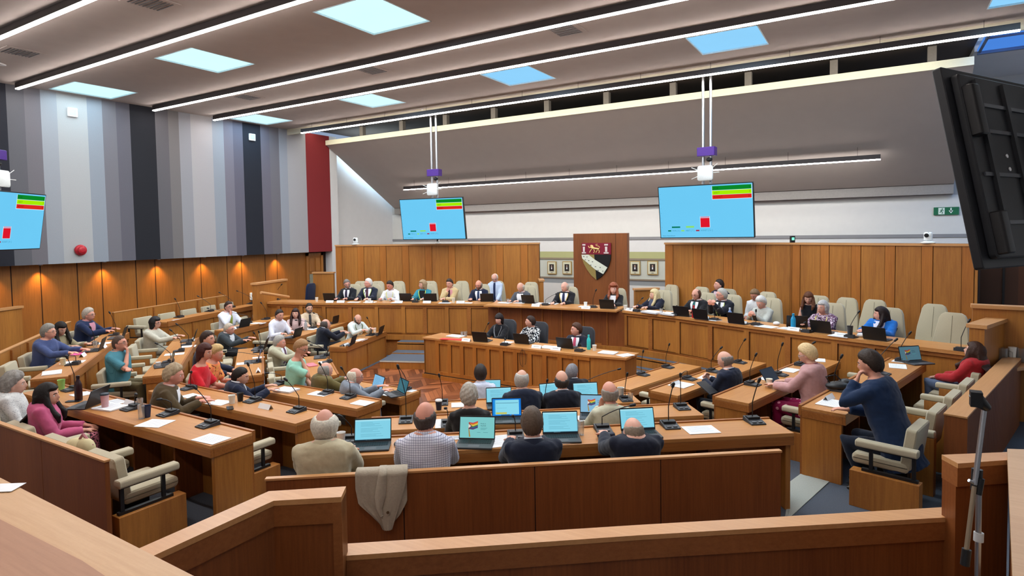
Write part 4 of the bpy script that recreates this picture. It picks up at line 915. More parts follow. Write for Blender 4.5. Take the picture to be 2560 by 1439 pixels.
    for side, S, E_, W, kd in sl:
        r0 = .047+th*.8; 
        if short == 'long':
            We = E_.lerp(W, .93); CM.tube([S+Vector((-side*.05, 0, .008)), S+Vector((side*.004, 0, .0)), S.lerp(E_, .25), S.lerp(E_, .7), E_, E_.lerp(W, .3), E_.lerp(W, .7), We], [r0-.012, r0, r0-.004, .046+th*.7, .043+th*.7, .045+th*.6, .037+th*.6, .033+th*.5], TC, 14)
        elif short == 'short':
            CM.tube([S+Vector((-side*.05, 0, .008)), S+Vector((side*.004, 0, .0)), S.lerp(E_, .3), S.lerp(E_, .82)], [r0-.01, r0, r0-.002, .056+th], TC, 14)
    if s.get('drape'):  # loose skirt of a jacket
        pass
    top = CM.build({'jacket': 'jacket', 'shirt': 'shirt', 'tee': 't_shirt', 'knit': 'top'}[kind], t); remesh(top, .014 if not far else .018, 2)
    BC = s.get('bc', '#26262c'); BC = cloth(BC) if isinstance(BC, str) else BC; BM = MB()
    BM.loft([tring(h, rx, ry, o, .012) for h, rx, ry, o in prof[:3]], BC)
    for side, Hp, K_, A_ in LG:
        if s.get('skirt'): BM.tube([Hp+Vector((0, -.02, 0)), Hp.lerp(K_, .5), K_+Vector((0, .03, 0)), K_.lerp(A_, .5)], [.11, .105, .09, .09], BC, 12)
        else: BM.tube([Hp, Hp.lerp(K_, .5), K_+Vector((0, .01, 0)), K_.lerp(A_, .35), K_.lerp(A_, .95)], [.098, .085, .07, .063, .055], BC, 12)
    if s.get('skirt'): BM.loft([ellring((0, .08+.1*i, .50-.01*i), .19, .09) for i in range(4)], BC)
    bo = BM.build('skirt' if s.get('skirt') else 'trousers', t); remesh(bo, .02, 2)
    SM_ = mat('shoe_leather', '#17130f', .35)
    for side, Hp, K_, A_ in LG:
        sh = MB(); sh.tube([A_+Vector((0, -.05, -.045)), A_+Vector((0, .0, -.04)), A_+Vector((0, .08, -.06)), A_+Vector((0, .17, -.072)), A_+Vector((0, .2, -.078))], [(.045, .036), (.055, .043), (.042, .046), (.028, .045), (.02, .03)], SM_, 12); sh.build('shoe', t, smooth=60)
    # strips of cloth lying on the chest
    ring_at = lambda h: None
    def chest(a_, h, off):  # a_: angle from straight ahead, h: height up the spine
        import bisect
        for i in range(len(pr)-1):
            if pr[i][0] <= h <= pr[i+1][0]: break
        f_ = (h-pr[i][0])/(pr[i+1][0]-pr[i][0]); q = [pr[i][j]*(1-f_)+pr[i+1][j]*f_ for j in range(4)]
        rx = q[1]*bw+th+off; ry = q[2]*(.5+.5*bw)+th+bel*g(h-.12, .12)*.05+off+(.012 if kind == 'jacket' and h < .15 else 0)
        ca, sa = math.sin(a_), math.cos(a_); p = 2.3
        x = rx*math.copysign(abs(ca)**(2/p), ca); y = ry*math.copysign(abs(sa)**(2/p), sa)
        if female and .24 < h < .45: y += .028*g(h-.34, .06)*(g(abs(ca)-.45, .35))
        return tuple(T(x, y+q[3]+bel*g(h-.12, .12)*.02, h))
    def strip_(name, hs_, fn, mt, off=.004, thick=.005):
        m_ = MB(); lo = []
        for h in hs_:
            a0, a1 = fn(h); n_ = 6; lo.append([chest(a0+(a1-a0)*i/n_, h, off+thick) for i in range(n_+1)]+[chest(a1+(a0-a1)*i/n_, h, off-.012) for i in range(n_+1)])
        m_.loft(lo, mt); m_.build(name, t, smooth=50)
    HS = [.10+.04*i for i in range(11)]
    if kind == 'jacket' and s.get('front', True):
        shc = cloth(s.get('shirt', '#e6e8ee'))
        strip_('shirt_front', [h for h in HS if h >= .18]+[.515], lambda h: (-(h-.16)*1.25-.02, (h-.16)*1.25+.02), shc, .002, .004)
        if s.get('tie'): strip_('tie', [h for h in HS if h >= .16]+[.515], lambda h: (-.1-.12*g(h-.16, .12), .1+.12*g(h-.16, .12)), cloth(s['tie'], .5), .008, .005)
    elif s.get('tie'): strip_('tie', HS+[.515], lambda h: (-.12, .12), cloth(s['tie'], .5), .003, .005)
    if s.get('lan'):
        lm = cloth(s['lan'], .6)
        for sd in (-1, 1): strip_('lanyard', [.2, .26, .32, .38, .44, .48, .515], lambda h, sd=sd: (sd*(h-.19)*1.6-.03, sd*(h-.19)*1.6+.03), lm, .010, .004)
        m_ = MB(); c = chest(0, .18, .02); m_.box(-.035, .035, -.003, .003, -.05, .05, mat('badge', '#e4e6ea', .5), TR(c)); m_.build('badge', t)
    if kind in ('jacket', 'shirt') and s.get('collar', True):
        cc = cloth(s.get('shirt', '#e6e8ee')) if kind == 'jacket' else TC; m_ = MB(); ax = (HC-NB).normalized(); rg = []
        for hh, r_ in ((-.012, .078), (.03, .072), (.045, .069), (.03, .062)):
            rg.append([tuple(NB+Vector((0, -.006, .01))+ax*hh+Vector((r_*math.cos(a), r_*1.02*math.sin(a), .012*-math.sin(a)))) for a in [2*PI*i/20 for i in range(20)]])
        m_.loft(rg, cc, cap=False); m_.build('shirt_collar', t, smooth=60)
        if kind == 'jacket':
            m_ = MB(); rg = []
            for hh, r_ in ((-.035, .102), (.026, .086), (.036, .08), (-.01, .078)): rg.append([tuple(NB+Vector((0, -.008, .0))+ax*hh+Vector((r_*math.cos(a), r_*1.05*math.sin(a), -.03*math.sin(a)))) for a in [2*PI*i/20 for i in range(20)]])
            m_.loft(rg, TC, cap=False); m_.build('jacket_collar', t, smooth=60)
    if s.get('lanback'):
        m_ = MB(); ax = (HC-NB).normalized(); rg = []
        for hh, r_ in ((.0, .084), (.02, .082), (.02, .076), (.0, .078)): rg.append([tuple(NB+ax*hh+Vector((r_*math.cos(a), r_*1.05*math.sin(a), -.02*math.sin(a)))) for a in [2*PI*i/20 for i in range(20)]])
        m_.loft(rg+[rg[0]], cloth(s['lanback'], .5), cap=False); m_.build('lanyard', t, smooth=60)
    # ---- face
    if s.get('face', True):
        for sx in (-1, 1):
            e = MB(); q = headpt(sx*.42, math.sqrt(1-.42**2-.06**2), .06); e.ell((q[0], q[1]-.002, q[2]), (.0125, .009, .009), mat('eye_white', '#d8d4d0', .3), HM, 10, 8); e.ell((q[0], q[1]+.0045, q[2]), (.0055, .004, .0055), mat('iris', '#2c1f18', .2), HM, 8, 6); e.build('eye', t, smooth=60)
        m_ = MB(); q = headpt(0, math.sqrt(1-.5**2), -.50); m_.ell((0, q[1]-.002, q[2]), (.024, .006, .006), mat('lips', s.get('lips', '#9c5a50'), .4), HM, 10, 6); m_.build('mouth', t, smooth=60)
        bm2 = MB()
        for sx in (-1, 1): bm2.tube([headpt(sx*a, math.sqrt(1-a*a-zz*zz), zz) for a, zz in ((.2, .25), (.4, .265), (.58, .21))], .0038, hairm(s.get('brow', s.get('hc', '#4a3428'))), 6, HM)
        bm2.build('eyebrows', t)
    if s.get('beard'):
        m_ = MB(); bp_ = []
        for rg in G_:
            row_ = []
            for (x, y, z) in rg:
                q = headpt(x, y, z); msk = 1 if (z < -.28 and y > -.1 and not (abs(x) < .25 and -.6 < z < -.42)) or (abs(x) > .8 and z < .1 and y > -.1) else 0
                f_ = 1.05 if msk else .93; row_.append((q[0]*f_, q[1]*f_, q[2]*f_))
            bp_.append(row_)
        m_.loft(bp_, hairm(s['beard']), HM); m_.build('beard', t, smooth=60)
    if s.get('glasses'):
        gm = mat('spectacle_'+s['glasses'][1:], s['glasses'], .3); m_ = MB()
        for sx in (-1, 1):
            c = Vector((sx*.034, .098, .006)); m_.tube([c+Vector((.023*math.cos(a), -.004*abs(math.cos(a)), .017*math.sin(a))) for a in [2*PI*i/14 for i in range(15)]], .0024, gm, 5, HM)
            m_.tube([(sx*.057, .094, .008), (sx*.078, .04, .008), (sx*.08, -.01, .004)], .0024, gm, 5, HM)
        m_.tube([(-.012, .103, .01), (.012, .103, .01)], .0024, gm, 5, HM); m_.build('glasses', t, smooth=60)
    # ---- hair
    hst = s.get('hair', 'short'); rnd = random.Random(hash(s['label']) % 1000 if False else len(s['label'])*7+int(abs(root_xy[0])*10)); ph = rnd.random()*6
    if hst != 'none':
        m_ = MB(); rings = []; nu2, nv2 = (30, 22) if far else (44, 32); vol = s.get('vol', 1.0)
        for rg in sph(nu2, nv2):
            row_ = []
            for (x, y, z) in rg:
                q = Vector(headpt(x, min(y, .98), z) if y < .3 else headpt(x, y, max(z, .25)*1.0) if z > .25 else headpt(x, y, z))
                ang = math.atan2(x, y); thk = .0
                if hst in ('short', 'curly'):
                    hl = .60-.12*abs(x) if y > .55 else (.13+(y-.1)*.9 if y > .1 else (.13+(y-.1)*1.5 if y > -.35 else -.62))
                    hl = max(hl, -.62); on = z > hl
                    thk = (.012+.008*max(z, 0))*(.45+.55*min(1, max(0, (z-hl)/.2)))
                elif hst == 'bald':
                    on = (y < .12 and -.62 < z < .42-.25*abs(y)) and not (abs(x) < .15 and y > .1)
                    on = on and (z < .40); thk = .009*min(1, max(0, (.42-z)/.2))+.002
                elif hst == 'thin':
                    on = (y < .15 and -.62 < z < .66); thk = .010*min(1, max(0, (.68-z)/.2))+.002
                elif hst == 'crown':  # bare crown seen from behind, full sides
                    on = (y < .25 and -.66 < z < .50+.1*abs(x)); thk = .017*min(1, max(0, (.54+.1*abs(x)-z)/.4))**.7+.002
                elif hst in ('bob', 'long'):
                    hl = .52 if y > .35 else .3; on = z > hl or (y <= .42 and abs(x) > .70 and z > -.45) or (y < .05 and (z > -.4 or y < -.12 or abs(x) > .62)); thk = .022+.006*max(z, 0)
                    if s.get('fringe') and y > .35 and z > .16: on = True
                nz = .0
                if hst == 'curly': nz = .010*math.sin(9*ang+7*z+ph)*math.sin(11*z+3*x+ph)+.006*math.sin(23*ang+ph)
                else: nz = .0025*math.sin(17*ang+5*z+ph)+.0015*math.sin(31*ang+ph)
                if on:
                    L_ = q.length; q2 = q*(1+(thk*vol+nz)/L_)
                    if hst in ('bob', 'long') and z < 0 and y <= .35:
                        ln = s.get('len', 1.3 if hst == 'bob' else 2.1)*(1 if hst == 'bob' else 1.28); hx = Vector((x, y, 0)); hx = hx.normalized() if hx.length > .01 else Vector((0, -1, 0))
                        ww = (.088 if z > -.8 else .07)*(1 if z > -.9 else .5)
                        tt = -z; q2 = Vector((hx.x*(.083+.012*vol)*(1-.1*tt)+nz*hx.x, hx.y*(.095+.01*vol)*(1-.15*tt)-.012+nz*hx.y, .118*z*ln))
                        if z < -.97: q2 = Vector((0, -.03, .118*z*ln))
                        if hst == 'long':
                            dr = max(0, -q2.z-.13); q2.y -= .05*tt*tt; q2.x *= 1+dr*2.6; q2.y -= dr*.45
                else: q2 = q*.90
                row_.append(tuple(q2))
            rings.append(row_)
        hm_ = hairm(s.get('hc', '#4a3428')); m_.loft(rings, hm_, HM)
        if hst == 'long':
            ln = s.get('len', 2.1)/2.1; HZ = TR(HC) @ Matrix.Rotation(hyaw*.6, 4, 'Z')
            bkz = -.24*ln; yb_ = max(-.185, -(HC.y-T(0, -.15, .36).y)); ln = min(ln, .95)
            slab = [(-.075, .02, .088, .04), (-.095, -.08, .095, .035), (min(-.11, yb_*.6-.03), -.16, .105, .03), (min(-.12, yb_)-.015, bkz, .11, .026), (min(-.12, yb_)-.01, bkz-.05, .085, .018)]
            m_.loft([[(rx_*math.cos(a)+.004*math.sin(9*a+i), y_+ry_*math.sin(a), z_) for a in [2*PI*q_/24 for q_ in range(24)]] for i, (y_, z_, rx_, ry_) in enumerate(slab)], hm_, HZ)
            for sx in (-1, 1):
                fy = max(.07, T(0, .15, .40).y-HC.y); m_.tube([(sx*.078, .015, .02), (sx*.092, .03, -.06), (sx*.098, fy*.7, -.15), (sx*.10, fy+.015, -.22*ln), (sx*.085, fy+.02, -.22*ln-.07)], [.026, .032, .034, .03, .014], hm_, 10, HZ)
        ho = m_.build('hair', t)
        if hst in ('bob', 'long', 'curly'): remesh(ho, .009 if not far else .012, 1)
        else: ho.data.polygons.foreach_set('use_smooth', [True]*len(ho.data.polygons))
    return t, HC, sl
# ================================================================== WHO SITS WHERE
def hy_of(lean, k=1.0): l = R_(lean); return -.04+.5*k*math.sin(l)+.045+.05*math.sin(l)
FL_PAT = pattern('blouse_floral', 'noise', '#5c3a55', '#c9b6c4', '#3a2438', 22); ORG = pattern('dress_orange_floral', 'noise', '#e0794f', '#e39a55', '#8a3a2c', 9)
CHK = pattern('check_shirt', 'check', '#d4d7e6', '#6a6e8c', scale=58); TEALC = pattern('teal_check', 'check', '#4f8796', '#3f7484', scale=70)
LACE = pattern('lace_knit', 'spots', '#cfd0cf', '#a5a8ab', scale=60); SKP = pattern('skirt_pink_black', 'noise', '#b06a7c', '#1d1216', '#b06a7c', 22); MAR = pattern('skirt_maroon', 'spots', '#7a0f3c', '#d38a9c', scale=15)
BWP = pattern('jacket_black_white', 'noise', '#14161f', '#d6d6d6', '#14161f', 16); VIO = cloth('#c7a9a6')
PEOPLE = [
 # block,row,px,py,short,label,spec
 ('F', 0, 812, 1062, 'white-haired man in cream jacket', 'white-haired balding man in a cream jacket seen from behind', dict(hair='crown', hc='#c9c3b4', tc='#b7ac90', w=1.08, skin='#c98a78', arms=('type', 'type'), lean=8, shirt='#cfc7ae', vol=1.3)),
 ('F', 0, 1063, 1043, 'bald man in checked shirt', 'bald man in a checked shirt with a yellow lanyard seen from behind', dict(hair='bald', hc='#4a403c', top='shirt', tc=CHK, w=1.1, skin='#c9806c', glasses='#5a5048', lanback='#a9a83a', lean=8, roll=0, yaw=-12)),
 ('F', 0, 1330, 1058, 'brown-haired man in navy suit', 'man with short brown-grey hair in a navy suit jacket seen from behind', dict(hair='short', hc='#5b4c40', tc='#1c2233', w=1.08, skin='#b98572', lean=4, yaw=-6)),
 ('F', 0, 1585, 1082, 'bald man with bowed head', 'bald man in dark navy with his head bowed, nearest row', dict(hair='bald', collar=False, hc='#85786a', tc='#1b1f2e', w=1.04, skin='#d19a88', lean=0, pit=-34, vol=.6)),
 ('F', 1, 1173, 990, 'wavy grey-haired man in black', 'man with wavy grey hair in a black top, second row of the front block', dict(hair='curly', hc='#a59d92', top='knit', tc='#1d1b1c', w=.95, lean=10, yaw=-4)),
 ('F', 1, 1524, 983, 'bald man in cream shirt', 'bald man with grey side hair in a cream shirt, seen from behind', dict(hair='bald', hc='#8d837a', top='shirt', tc='#b9b8a2', w=1.0, skin='#c9826e', lean=12, pit=-12, arms=('temple', 'type'))),
 ('F', 2, 1304, 949, 'grey man leaning on his hand', 'grey-haired man in navy jacket leaning his head on his right hand', dict(hair='thin', hc='#a7a29b', tc='#1e2436', w=1.15, skin='#c2917c', lean=18, roll=4, yaw=-8, arms=('far', 'chin'))),
 ('F', 2, 1404, 951, 'balding man in black jacket', 'balding dark-haired man in a black jacket behind two open laptops', dict(hair='bald', hc='#3c3836', tc='#1a1d29', w=1.1, skin='#c08d78', lean=10)),
 ('F', 3, 1201, 934, 'young man in pale shirt', 'young dark-haired man in a pale shirt, back row nearest the table', dict(hair='short', hc='#2a211d', top='shirt', tc='#c3c9dc', w=.95, skin='#c79c8a', lean=10, lanback='#c9c28a')),
 ('F', 3, 1430, 933, 'grey-haired man facing away', 'grey-haired man in black with white collar, innermost seat of front block', dict(hair='short', hc='#77757a', tc='#1a1c26', skin='#c78f7c', lean=10, yaw=-35)),
 ('B', 0, 118, 990, 'woman in pink top', 'woman with long black hair in a pink top at lower left', dict(f=1, hair='long', hc='#15100f', top='knit', tc='#b8557a', w=1.0, skin='#bb806c', lean=2, az=62, yaw=-18, bc=SKP, arms=('lap', 'lap'), len=1.9, vol=1.2)),
 ('B', 0, 36, 962, 'curly grey-haired woman in lace', 'woman with voluminous curly grey hair in a white lace knit at the left edge', dict(f=1, hair='curly', hc='#88847f', top='knit', tc=LACE, w=1.05, skin='#c39784', lean=4, az=60, vol=2.6, arms=('lap', 'lap'))),
 ('B', 1, 434, 938, 'man in brown tweed jacket', 'man with messy fair-grey hair in a brown tweed jacket writing at his desk', dict(hair='curly', hc='#a28f74', tc='#4d3f2a', w=1.08, skin='#c4796c', lean=20, az=52, yaw=-6, pit=-8, arms=('write', 'far'), vol=1.5)),
 ('B', 2, 600, 942, 'dark-haired man in navy', 'dark-haired man in a navy jacket in profile beside two paper cups', dict(hair='short', hc='#1e1714', tc='#1f2438', w=.95, skin='#b88068', lean=12, az=60, yaw=-20, pit=-10)),
 ('B', 3, 814, 926, 'balding man in olive jacket', 'balding grey man in an olive-brown jacket seen from behind', dict(hair='thin', hc='#8e8983', tc='#665a35', skin='#c78c7c', lean=8, az=75)),
 ('B', 3, 888, 941, 'white-haired man in grey suit', 'white-haired man in a light grey suit reaching for his laptop', dict(hair='thin', hc='#cdc6b6', tc='#757c87', w=1.08, skin='#c98574', lean=14, az=50, yaw=-10, glasses='#5a5048', arms=('type', 'far'), bc='#6d737c')),
 ('L', 0, 122, 830, 'grey-haired woman in denim blue', 'woman with short grey hair and glasses in a denim-blue top, arms stretched out', dict(f=1, hair='short', hc='#85827b', top='knit', tc='#43507a', w=1.15, skin='#c78d78', lean=12, az=34, yaw=4, glasses='#6a4a3a', arms=('stretch', 'stretch'), bc='#2b2f3d', vol=1.8)),
 ('L', 0, 150, 822, 'dark-haired woman looking down', 'dark long-haired woman looking down beside the woman in denim blue', dict(f=1, hair='long', hc='#1a1412', top='knit', tc='#8f8468', skin='#b88570', lean=10, az=20, yaw=-10, pit=-22, bump=1)),
 ('L', 0, 222, 787, 'grey-haired man typing in navy', 'man with swept grey hair in a navy jacket and pink shirt, typing', dict(hair='short', hc='#aaa094', tc='#1f2a4a', w=1.08, skin='#c08070', lean=14, az=38, yaw=-4, glasses='#3a3030', shirt='#c98a9c', vol=1.6, arms=('far', 'stretch'))),
 ('L', 1, 300, 859, 'man in teal shirt', 'man in a teal checked short-sleeved shirt, hand on chin', dict(hair='short', hc='#4f3f36', top='shirt', tc=TEALC, w=1.12, skin='#c07a64', lean=2, az=30, yaw=2, pit=8, glasses='#3a2a20', sleeve='short', arms=('fold', 'chin'), bc='#5c5238', vol=.6, legs='bent')),
 ('L', 1, 388, 808, 'woman in white cardigan', 'woman with a black bob and glasses in a white cardigan', dict(f=1, hair='bob', hc='#1c1a1d', top='knit', tc='#b6b2a4', w=1.2, skin='#bd8472', lean=8, az=32, yaw=-2, glasses='#2a2020', arms=('type', 'far'), bc='#a39f91', vol=1.3, belly=.6)),
 ('L', 2, 540, 884, 'blonde woman in orange dress', 'woman with short blonde hair in an orange floral dress leaning forward', dict(f=1, hair='short', hc='#b99a68', top='tee', tc=ORG, w=1.12, skin='#c9876e', lean=24, az=34, yaw=-6, pit=-12, sleeve='short', arms=('far', 'stretch'), bc=ORG, vol=2.0)),
 ('L', 2, 511, 880, 'dark red-haired woman in red', 'woman with dark red hair in a red dress, mostly hidden beside the orange dress', dict(f=1, hair='bob', hc='#43201c', top='tee', tc='#c7202c', w=.9, skin='#c4826c', lean=14, az=34, yaw=-10, pit=-10, sleeve='short', bc='#c7202c')),
 ('L', 2, 519, 848, 'brown-haired man in profile', 'brown-haired man in dark jacket whose profile shows above the red dress', dict(hair='short', hc='#33231c', tc='#1f2437', skin='#bd8068', lean=10, az=38, yaw=-12)),
 ('L', 2, 573, 823, 'grey man in charcoal suit', 'grey-haired man in a charcoal suit reaching forward at his desk', dict(hair='short', hc='#b0a394', tc='#353b40', w=1.05, skin='#c47f6c', lean=16, az=28, yaw=-6, arms=('far', 'stretch'), vol=.8, glasses='#3a3030')),
 ('L', 3, 751, 869, 'man in mint polo shirt', 'sandy-haired man in a mint shirt resting his face on his hand', dict(hair='short', hc='#9a7550', top='tee', tc='#8fc4b0', w=1.08, skin='#b8765e', lean=12, az=28, yaw=-6, pit=-22, sleeve='short', arms=('lap', 'chin'), bc='#6a5a3e', glasses='#4a3a30')),
 ('L', 3, 700, 857, 'grey-haired man in beige jacket', 'man with thick grey hair in a beige jacket and purple tie', dict(hair='short', hc='#9b9893', tc='#aaa68f', w=1.08, skin='#b8705c', lean=8, az=28, yaw=-6, tie='#5d3a54', arms=('type', 'far'), vol=1.8)),
 ('K', 1, 572, 767, 'man in white shirt and green tie', 'man in white shirt with a green tie, chin on hand, far left', dict(hair='short', hc='#33241e', top='shirt', tc='#d5d8e4', w=1.12, skin='#b87a68', lean=10, az=0, yaw=-2, tie='#8f9c3c', glasses='#3a1c1c', arms=('type', 'chin'), bc='#16161c')),
 ('K', 2, 699, 788, 'man in white shirt leaning over laptop', 'dark-haired man in a white shirt leaning forward over a laptop', dict(hair='short', hc='#2f2621', top='shirt', tc='#d8d9e6', skin='#b97b66', lean=22, az=-4, yaw=-4, pit=-6, arms=('far', 'far'), bc='#16161c')),
 ('K', 2, 739, 784, 'smiling woman in pink blouse', 'smiling woman with long dark hair in a pale pink blouse facing the camera', dict(f=1, hair='long', hc='#2a1613', top='knit', tc=VIO, skin='#d09a86', lean=6, az=-40, yaw=-12, arms=('type', 'type'), lips='#a8383c')),
 ('K', 2, 773, 771, 'dark-haired man in cream waistcoat', 'man with dark hair and grey beard in a cream and pink shirt', dict(hair='short', hc='#2b2320', top='shirt', tc='#c9b49a', skin='#b98a74', lean=6, az=-30, yaw=4, tie='#3a3a3c', beard='#6a6460', arms=('type', 'far'))),
 ('K', 3, 814, 811, 'balding man turned away in black suit', 'balding man in a black suit turned away towards the dais', dict(hair='thin', hc='#4c4440', tc='#191c28', skin='#bd8472', lean=8, az=66, yaw=0, bc='#14161e', pit=0)),
 ('K', 3, 894, 798, 'bearded man in white shirt', 'bald bearded man in a white shirt typing at the tall end desk', dict(hair='bald', hc='#5f5850', top='shirt', tc='#c9d0cd', w=1.1, skin='#bf8672', lean=16, az=-8, yaw=-8, pit=-24, beard='#3c332e', lan='#5a6a3c', arms=('type', 'far'))),
 ('R', 2, 1814, 900, 'bald man holding a tablet', 'bald man in a dark suit looking down at a tablet in his hands', dict(hair='bald', hc='#77706a', tc='#1b2133', skin='#c99582', lean=8, az=158, yaw=8, pit=-24, arms=('phone', 'phone'), bc='#14161e', front=False)),
 ('R', 1, 2020, 887, 'blonde woman in pink blazer', 'woman with short blonde hair and glasses in a pale pink blazer', dict(f=1, hair='short', hc='#cdb083', tc='#b98f8f', w=1.05, skin='#c4907c', lean=8, az=160, yaw=8, pit=-18, glasses='#8a8a8a', bc=MAR, skirt=True, arms=('type', 'type'), vol=1.9, shirt='#7a0f3c')),
 ('R', 0, 2176, 910, 'man in blue suit resting his head', 'man in a blue suit resting his head on his hand, right foreground', dict(hair='short', hc='#33261e', tc='#1b2c49', w=1.12, skin='#bd7e68', lean=20, az=158, yaw=6, pit=-14, arms=('temple', 'cross'), bc='#141a28', vol=1.5, shirt='#a9bce0', legs='back')),
 ('R', 0, 2434, 880, 'woman in red jacket', 'long-haired woman in a red jacket leaning back at the right edge', dict(f=1, hair='long', hc='#3a241c', top='knit', tc='#a3262c', skin='#b88876', lean=-8, az=150, yaw=0, pit=16, len=1.7, bc='#5c6a86', arms=('lap', 'lap'), vol=1.3)),
]
DSEG = {'l': (P[1], P[3], .08), 'm': (Vector((-7.88, 11.96, 0)), Vector((-4.78, 12.21, 0)), 0.0), 'r': (PR_[1], PR_[5], 0.0)}
DAIS = [
 ('l', 0, 868, 710, 'grey-haired man leaning right', 'grey-haired man in dark suit leaning towards his neighbour, first at dais left', dict(hair='short', hc='#77706c', tc='#1b1d24', skin='#c07f70', lean=10, yaw=30, pit=-12, roll=12, tie='#2b2440', glasses='#5a3a3a', beard='#8a8480')),
 ('l', 0, 921, 708, 'white-haired man with glasses', 'white-haired man with red-rimmed glasses and a lanyard, dark suit', dict(hair='short', hc='#cfcac4', tc='#1c2030', skin='#cf8c7c', lean=4, yaw=-40, tie='#4a2a3c', lan='#c5d67c', glasses='#8a2a3a', w=1.08)),
 ('l', 0, 975, 714, 'laughing man in white shirt', 'dark-haired man in a white shirt laughing with his head lowered', dict(hair='short', hc='#2d211c', top='shirt', tc='#d7d8dc', skin='#b8604c', lean=16, yaw=-14, pit=-14, lan='#d6d67c', w=1.05)),
 ('l', 0, 1057, 712, 'woman in teal jacket', 'woman with a light brown bob in a teal jacket and yellow lanyard', dict(f=1, hair='bob', hc='#9a8062', tc='#2b7a8c', skin='#c98f7c', lean=4, yaw=-50, lan='#cfe05a', shirt='#1a1a1e', vol=1.2, collar=False)),
 ('l', 0, 1124, 709, 'man in beige jacket, hand at mouth', 'dark-haired man in a beige jacket holding his hand to his mouth', dict(hair='short', hc='#352722', tc='#c2ab80', skin='#c98878', lean=12, yaw=-10, pit=-8, shirt='#c98c94', tie='#3a2026', arms=('cross', 'chin'))),
 ('l', 0, 1197, 712, 'bald man with glasses writing', 'bald man with glasses and beard in a navy suit writing notes', dict(hair='bald', hc='#8a7a70', tc='#1d2338', skin='#c98068', lean=12, yaw=-14, pit=-16, glasses='#8a2020', beard='#6a4a3c', tie='#2a3a5c')),
 ('l', 1, 1237, 694, 'white-haired man in pale blue shirt', 'white-haired man in a pale blue shirt seated behind the dais row', dict(hair='thin', hc='#cfc9c2', top='shirt', tc='#b9c6dd', skin='#cf9484', lean=4, pit=-26, tie='#1f2a4c', arms=('lap', 'lap'), glasses='#5a3030')),
 ('m', 0, 1302, 718, 'bald man in grey suit', 'bald elderly man in a grey suit reading at the end of the centre section', dict(hair='bald', hc='#b9aca0', tc='#4a4d55', skin='#c98f7c', lean=14, yaw=-10, pit=-26, arms=('write', 'type'))),
 ('m', 0, 1412, 717, 'bald man wearing a chain of office', 'bald man in dark suit wearing a gold chain, left of the crest', dict(hair='bald', hc='#b5a89c', tc='#16171d', skin='#d09a8a', lean=6, yaw=-20, pit=-10, tie='#20284c', lan='#c8a84c', w=1.08)),
 ('m', 0, 1534, 723, 'woman with red curly hair', 'woman with long curly red hair in a black jacket and white shirt', dict(f=1, hair='long', hc='#8a4a30', tc='#17171c', skin='#d8a898', lean=4, yaw=10, shirt='#d8d8dc', vol=2.2, len=1.5, collar=False)),
 ('r', 0, 1636, 737, 'woman with long blond hair', 'woman with very long pale blond hair in a dark jacket', dict(f=1, hair='long', hc='#c9b78c', tc='#191c2c', skin='#cf9c8c', lean=4, yaw=-34, len=2.3, shirt='#4a4e62', collar=False, vol=1.1)),
 ('r', 0, 1741, 736, 'dark-haired man in glasses and suit', 'man in black-rimmed glasses, black suit and green tie looking down', dict(hair='thin', hc='#5a3c2e', tc='#17181d', skin='#c98c7a', lean=8, yaw=0, pit=-16, glasses='#4a1c1c', tie='#1f5a5c', w=1.08)),
 ('r', 1, 1797, 713, 'dark-haired man behind', 'dark-haired man in a suit whose head shows behind the hands-clasped man', dict(hair='short', hc='#2a1e1a', tc='#1f2030', skin='#c98878', lean=4, yaw=-30, pit=8, shirt='#c9b0b8', arms=('lap', 'lap'))),
 ('r', 0, 1804, 737, 'grey-haired man with clasped hands', 'grey-haired man in black-framed glasses, hands clasped before him', dict(hair='short', hc='#a9a6a0', tc='#181b26', skin='#cf8c7c', lean=8, yaw=-40, glasses='#16161a', tie='#26282c', lan='#c8d67c', arms=('clasp', 'clasp'), w=1.08)),
 ('r', 1, 1888, 737, 'man in white shirt with bowed head', 'brown-haired man in a white shirt, head bowed, behind the white-haired woman', dict(hair='short', hc='#7c6248', top='shirt', tc='#d4d4d6', skin='#a8604c', lean=18, pit=-30, w=1.1, arms=('lap', 'lap'))),
 ('r', 0, 1903, 757, 'white-haired woman with a phone', 'white-haired woman in a pale grey top looking at her phone', dict(f=1, hair='short', hc='#c6c4c2', top='knit', tc='#b0b2ac', skin='#cb8c7c', lean=8, pit=-24, arms=('phone', 'phone'), vol=2.0)),
 ('r', 1, 2022, 745, 'woman in sleeveless black dress', 'long brown-haired woman in a sleeveless black dress looking down', dict(f=1, hair='long', hc='#5a3420', top='tee', tc='#15151b', sleeve='none', skin='#c9907c', lean=10, yaw=20, pit=-22, arms=('lap', 'lap'), len=1.5)),
 ('r', 0, 2057, 769, 'grey-haired woman in purple pattern', 'woman with a grey bob in a purple patterned blouse reaching left', dict(f=1, hair='bob', hc='#aeabab', top='knit', tc=FL_PAT, skin='#cb8c78', lean=10, yaw=-10, lan='#d8d07c', w=1.12, arms=('far', 'type'), len=1.0)),
 ('r', 0, 2203, 786, 'dark-haired woman in blue jacket', 'woman with long dark hair in a bright blue jacket looking left', dict(f=1, hair='long', hc='#1f1213', tc='#1c66b8', skin='#cb8c78', lean=6, yaw=-62, shirt='#d8dcf0', len=1.9, collar=False, w=1.05)),
]
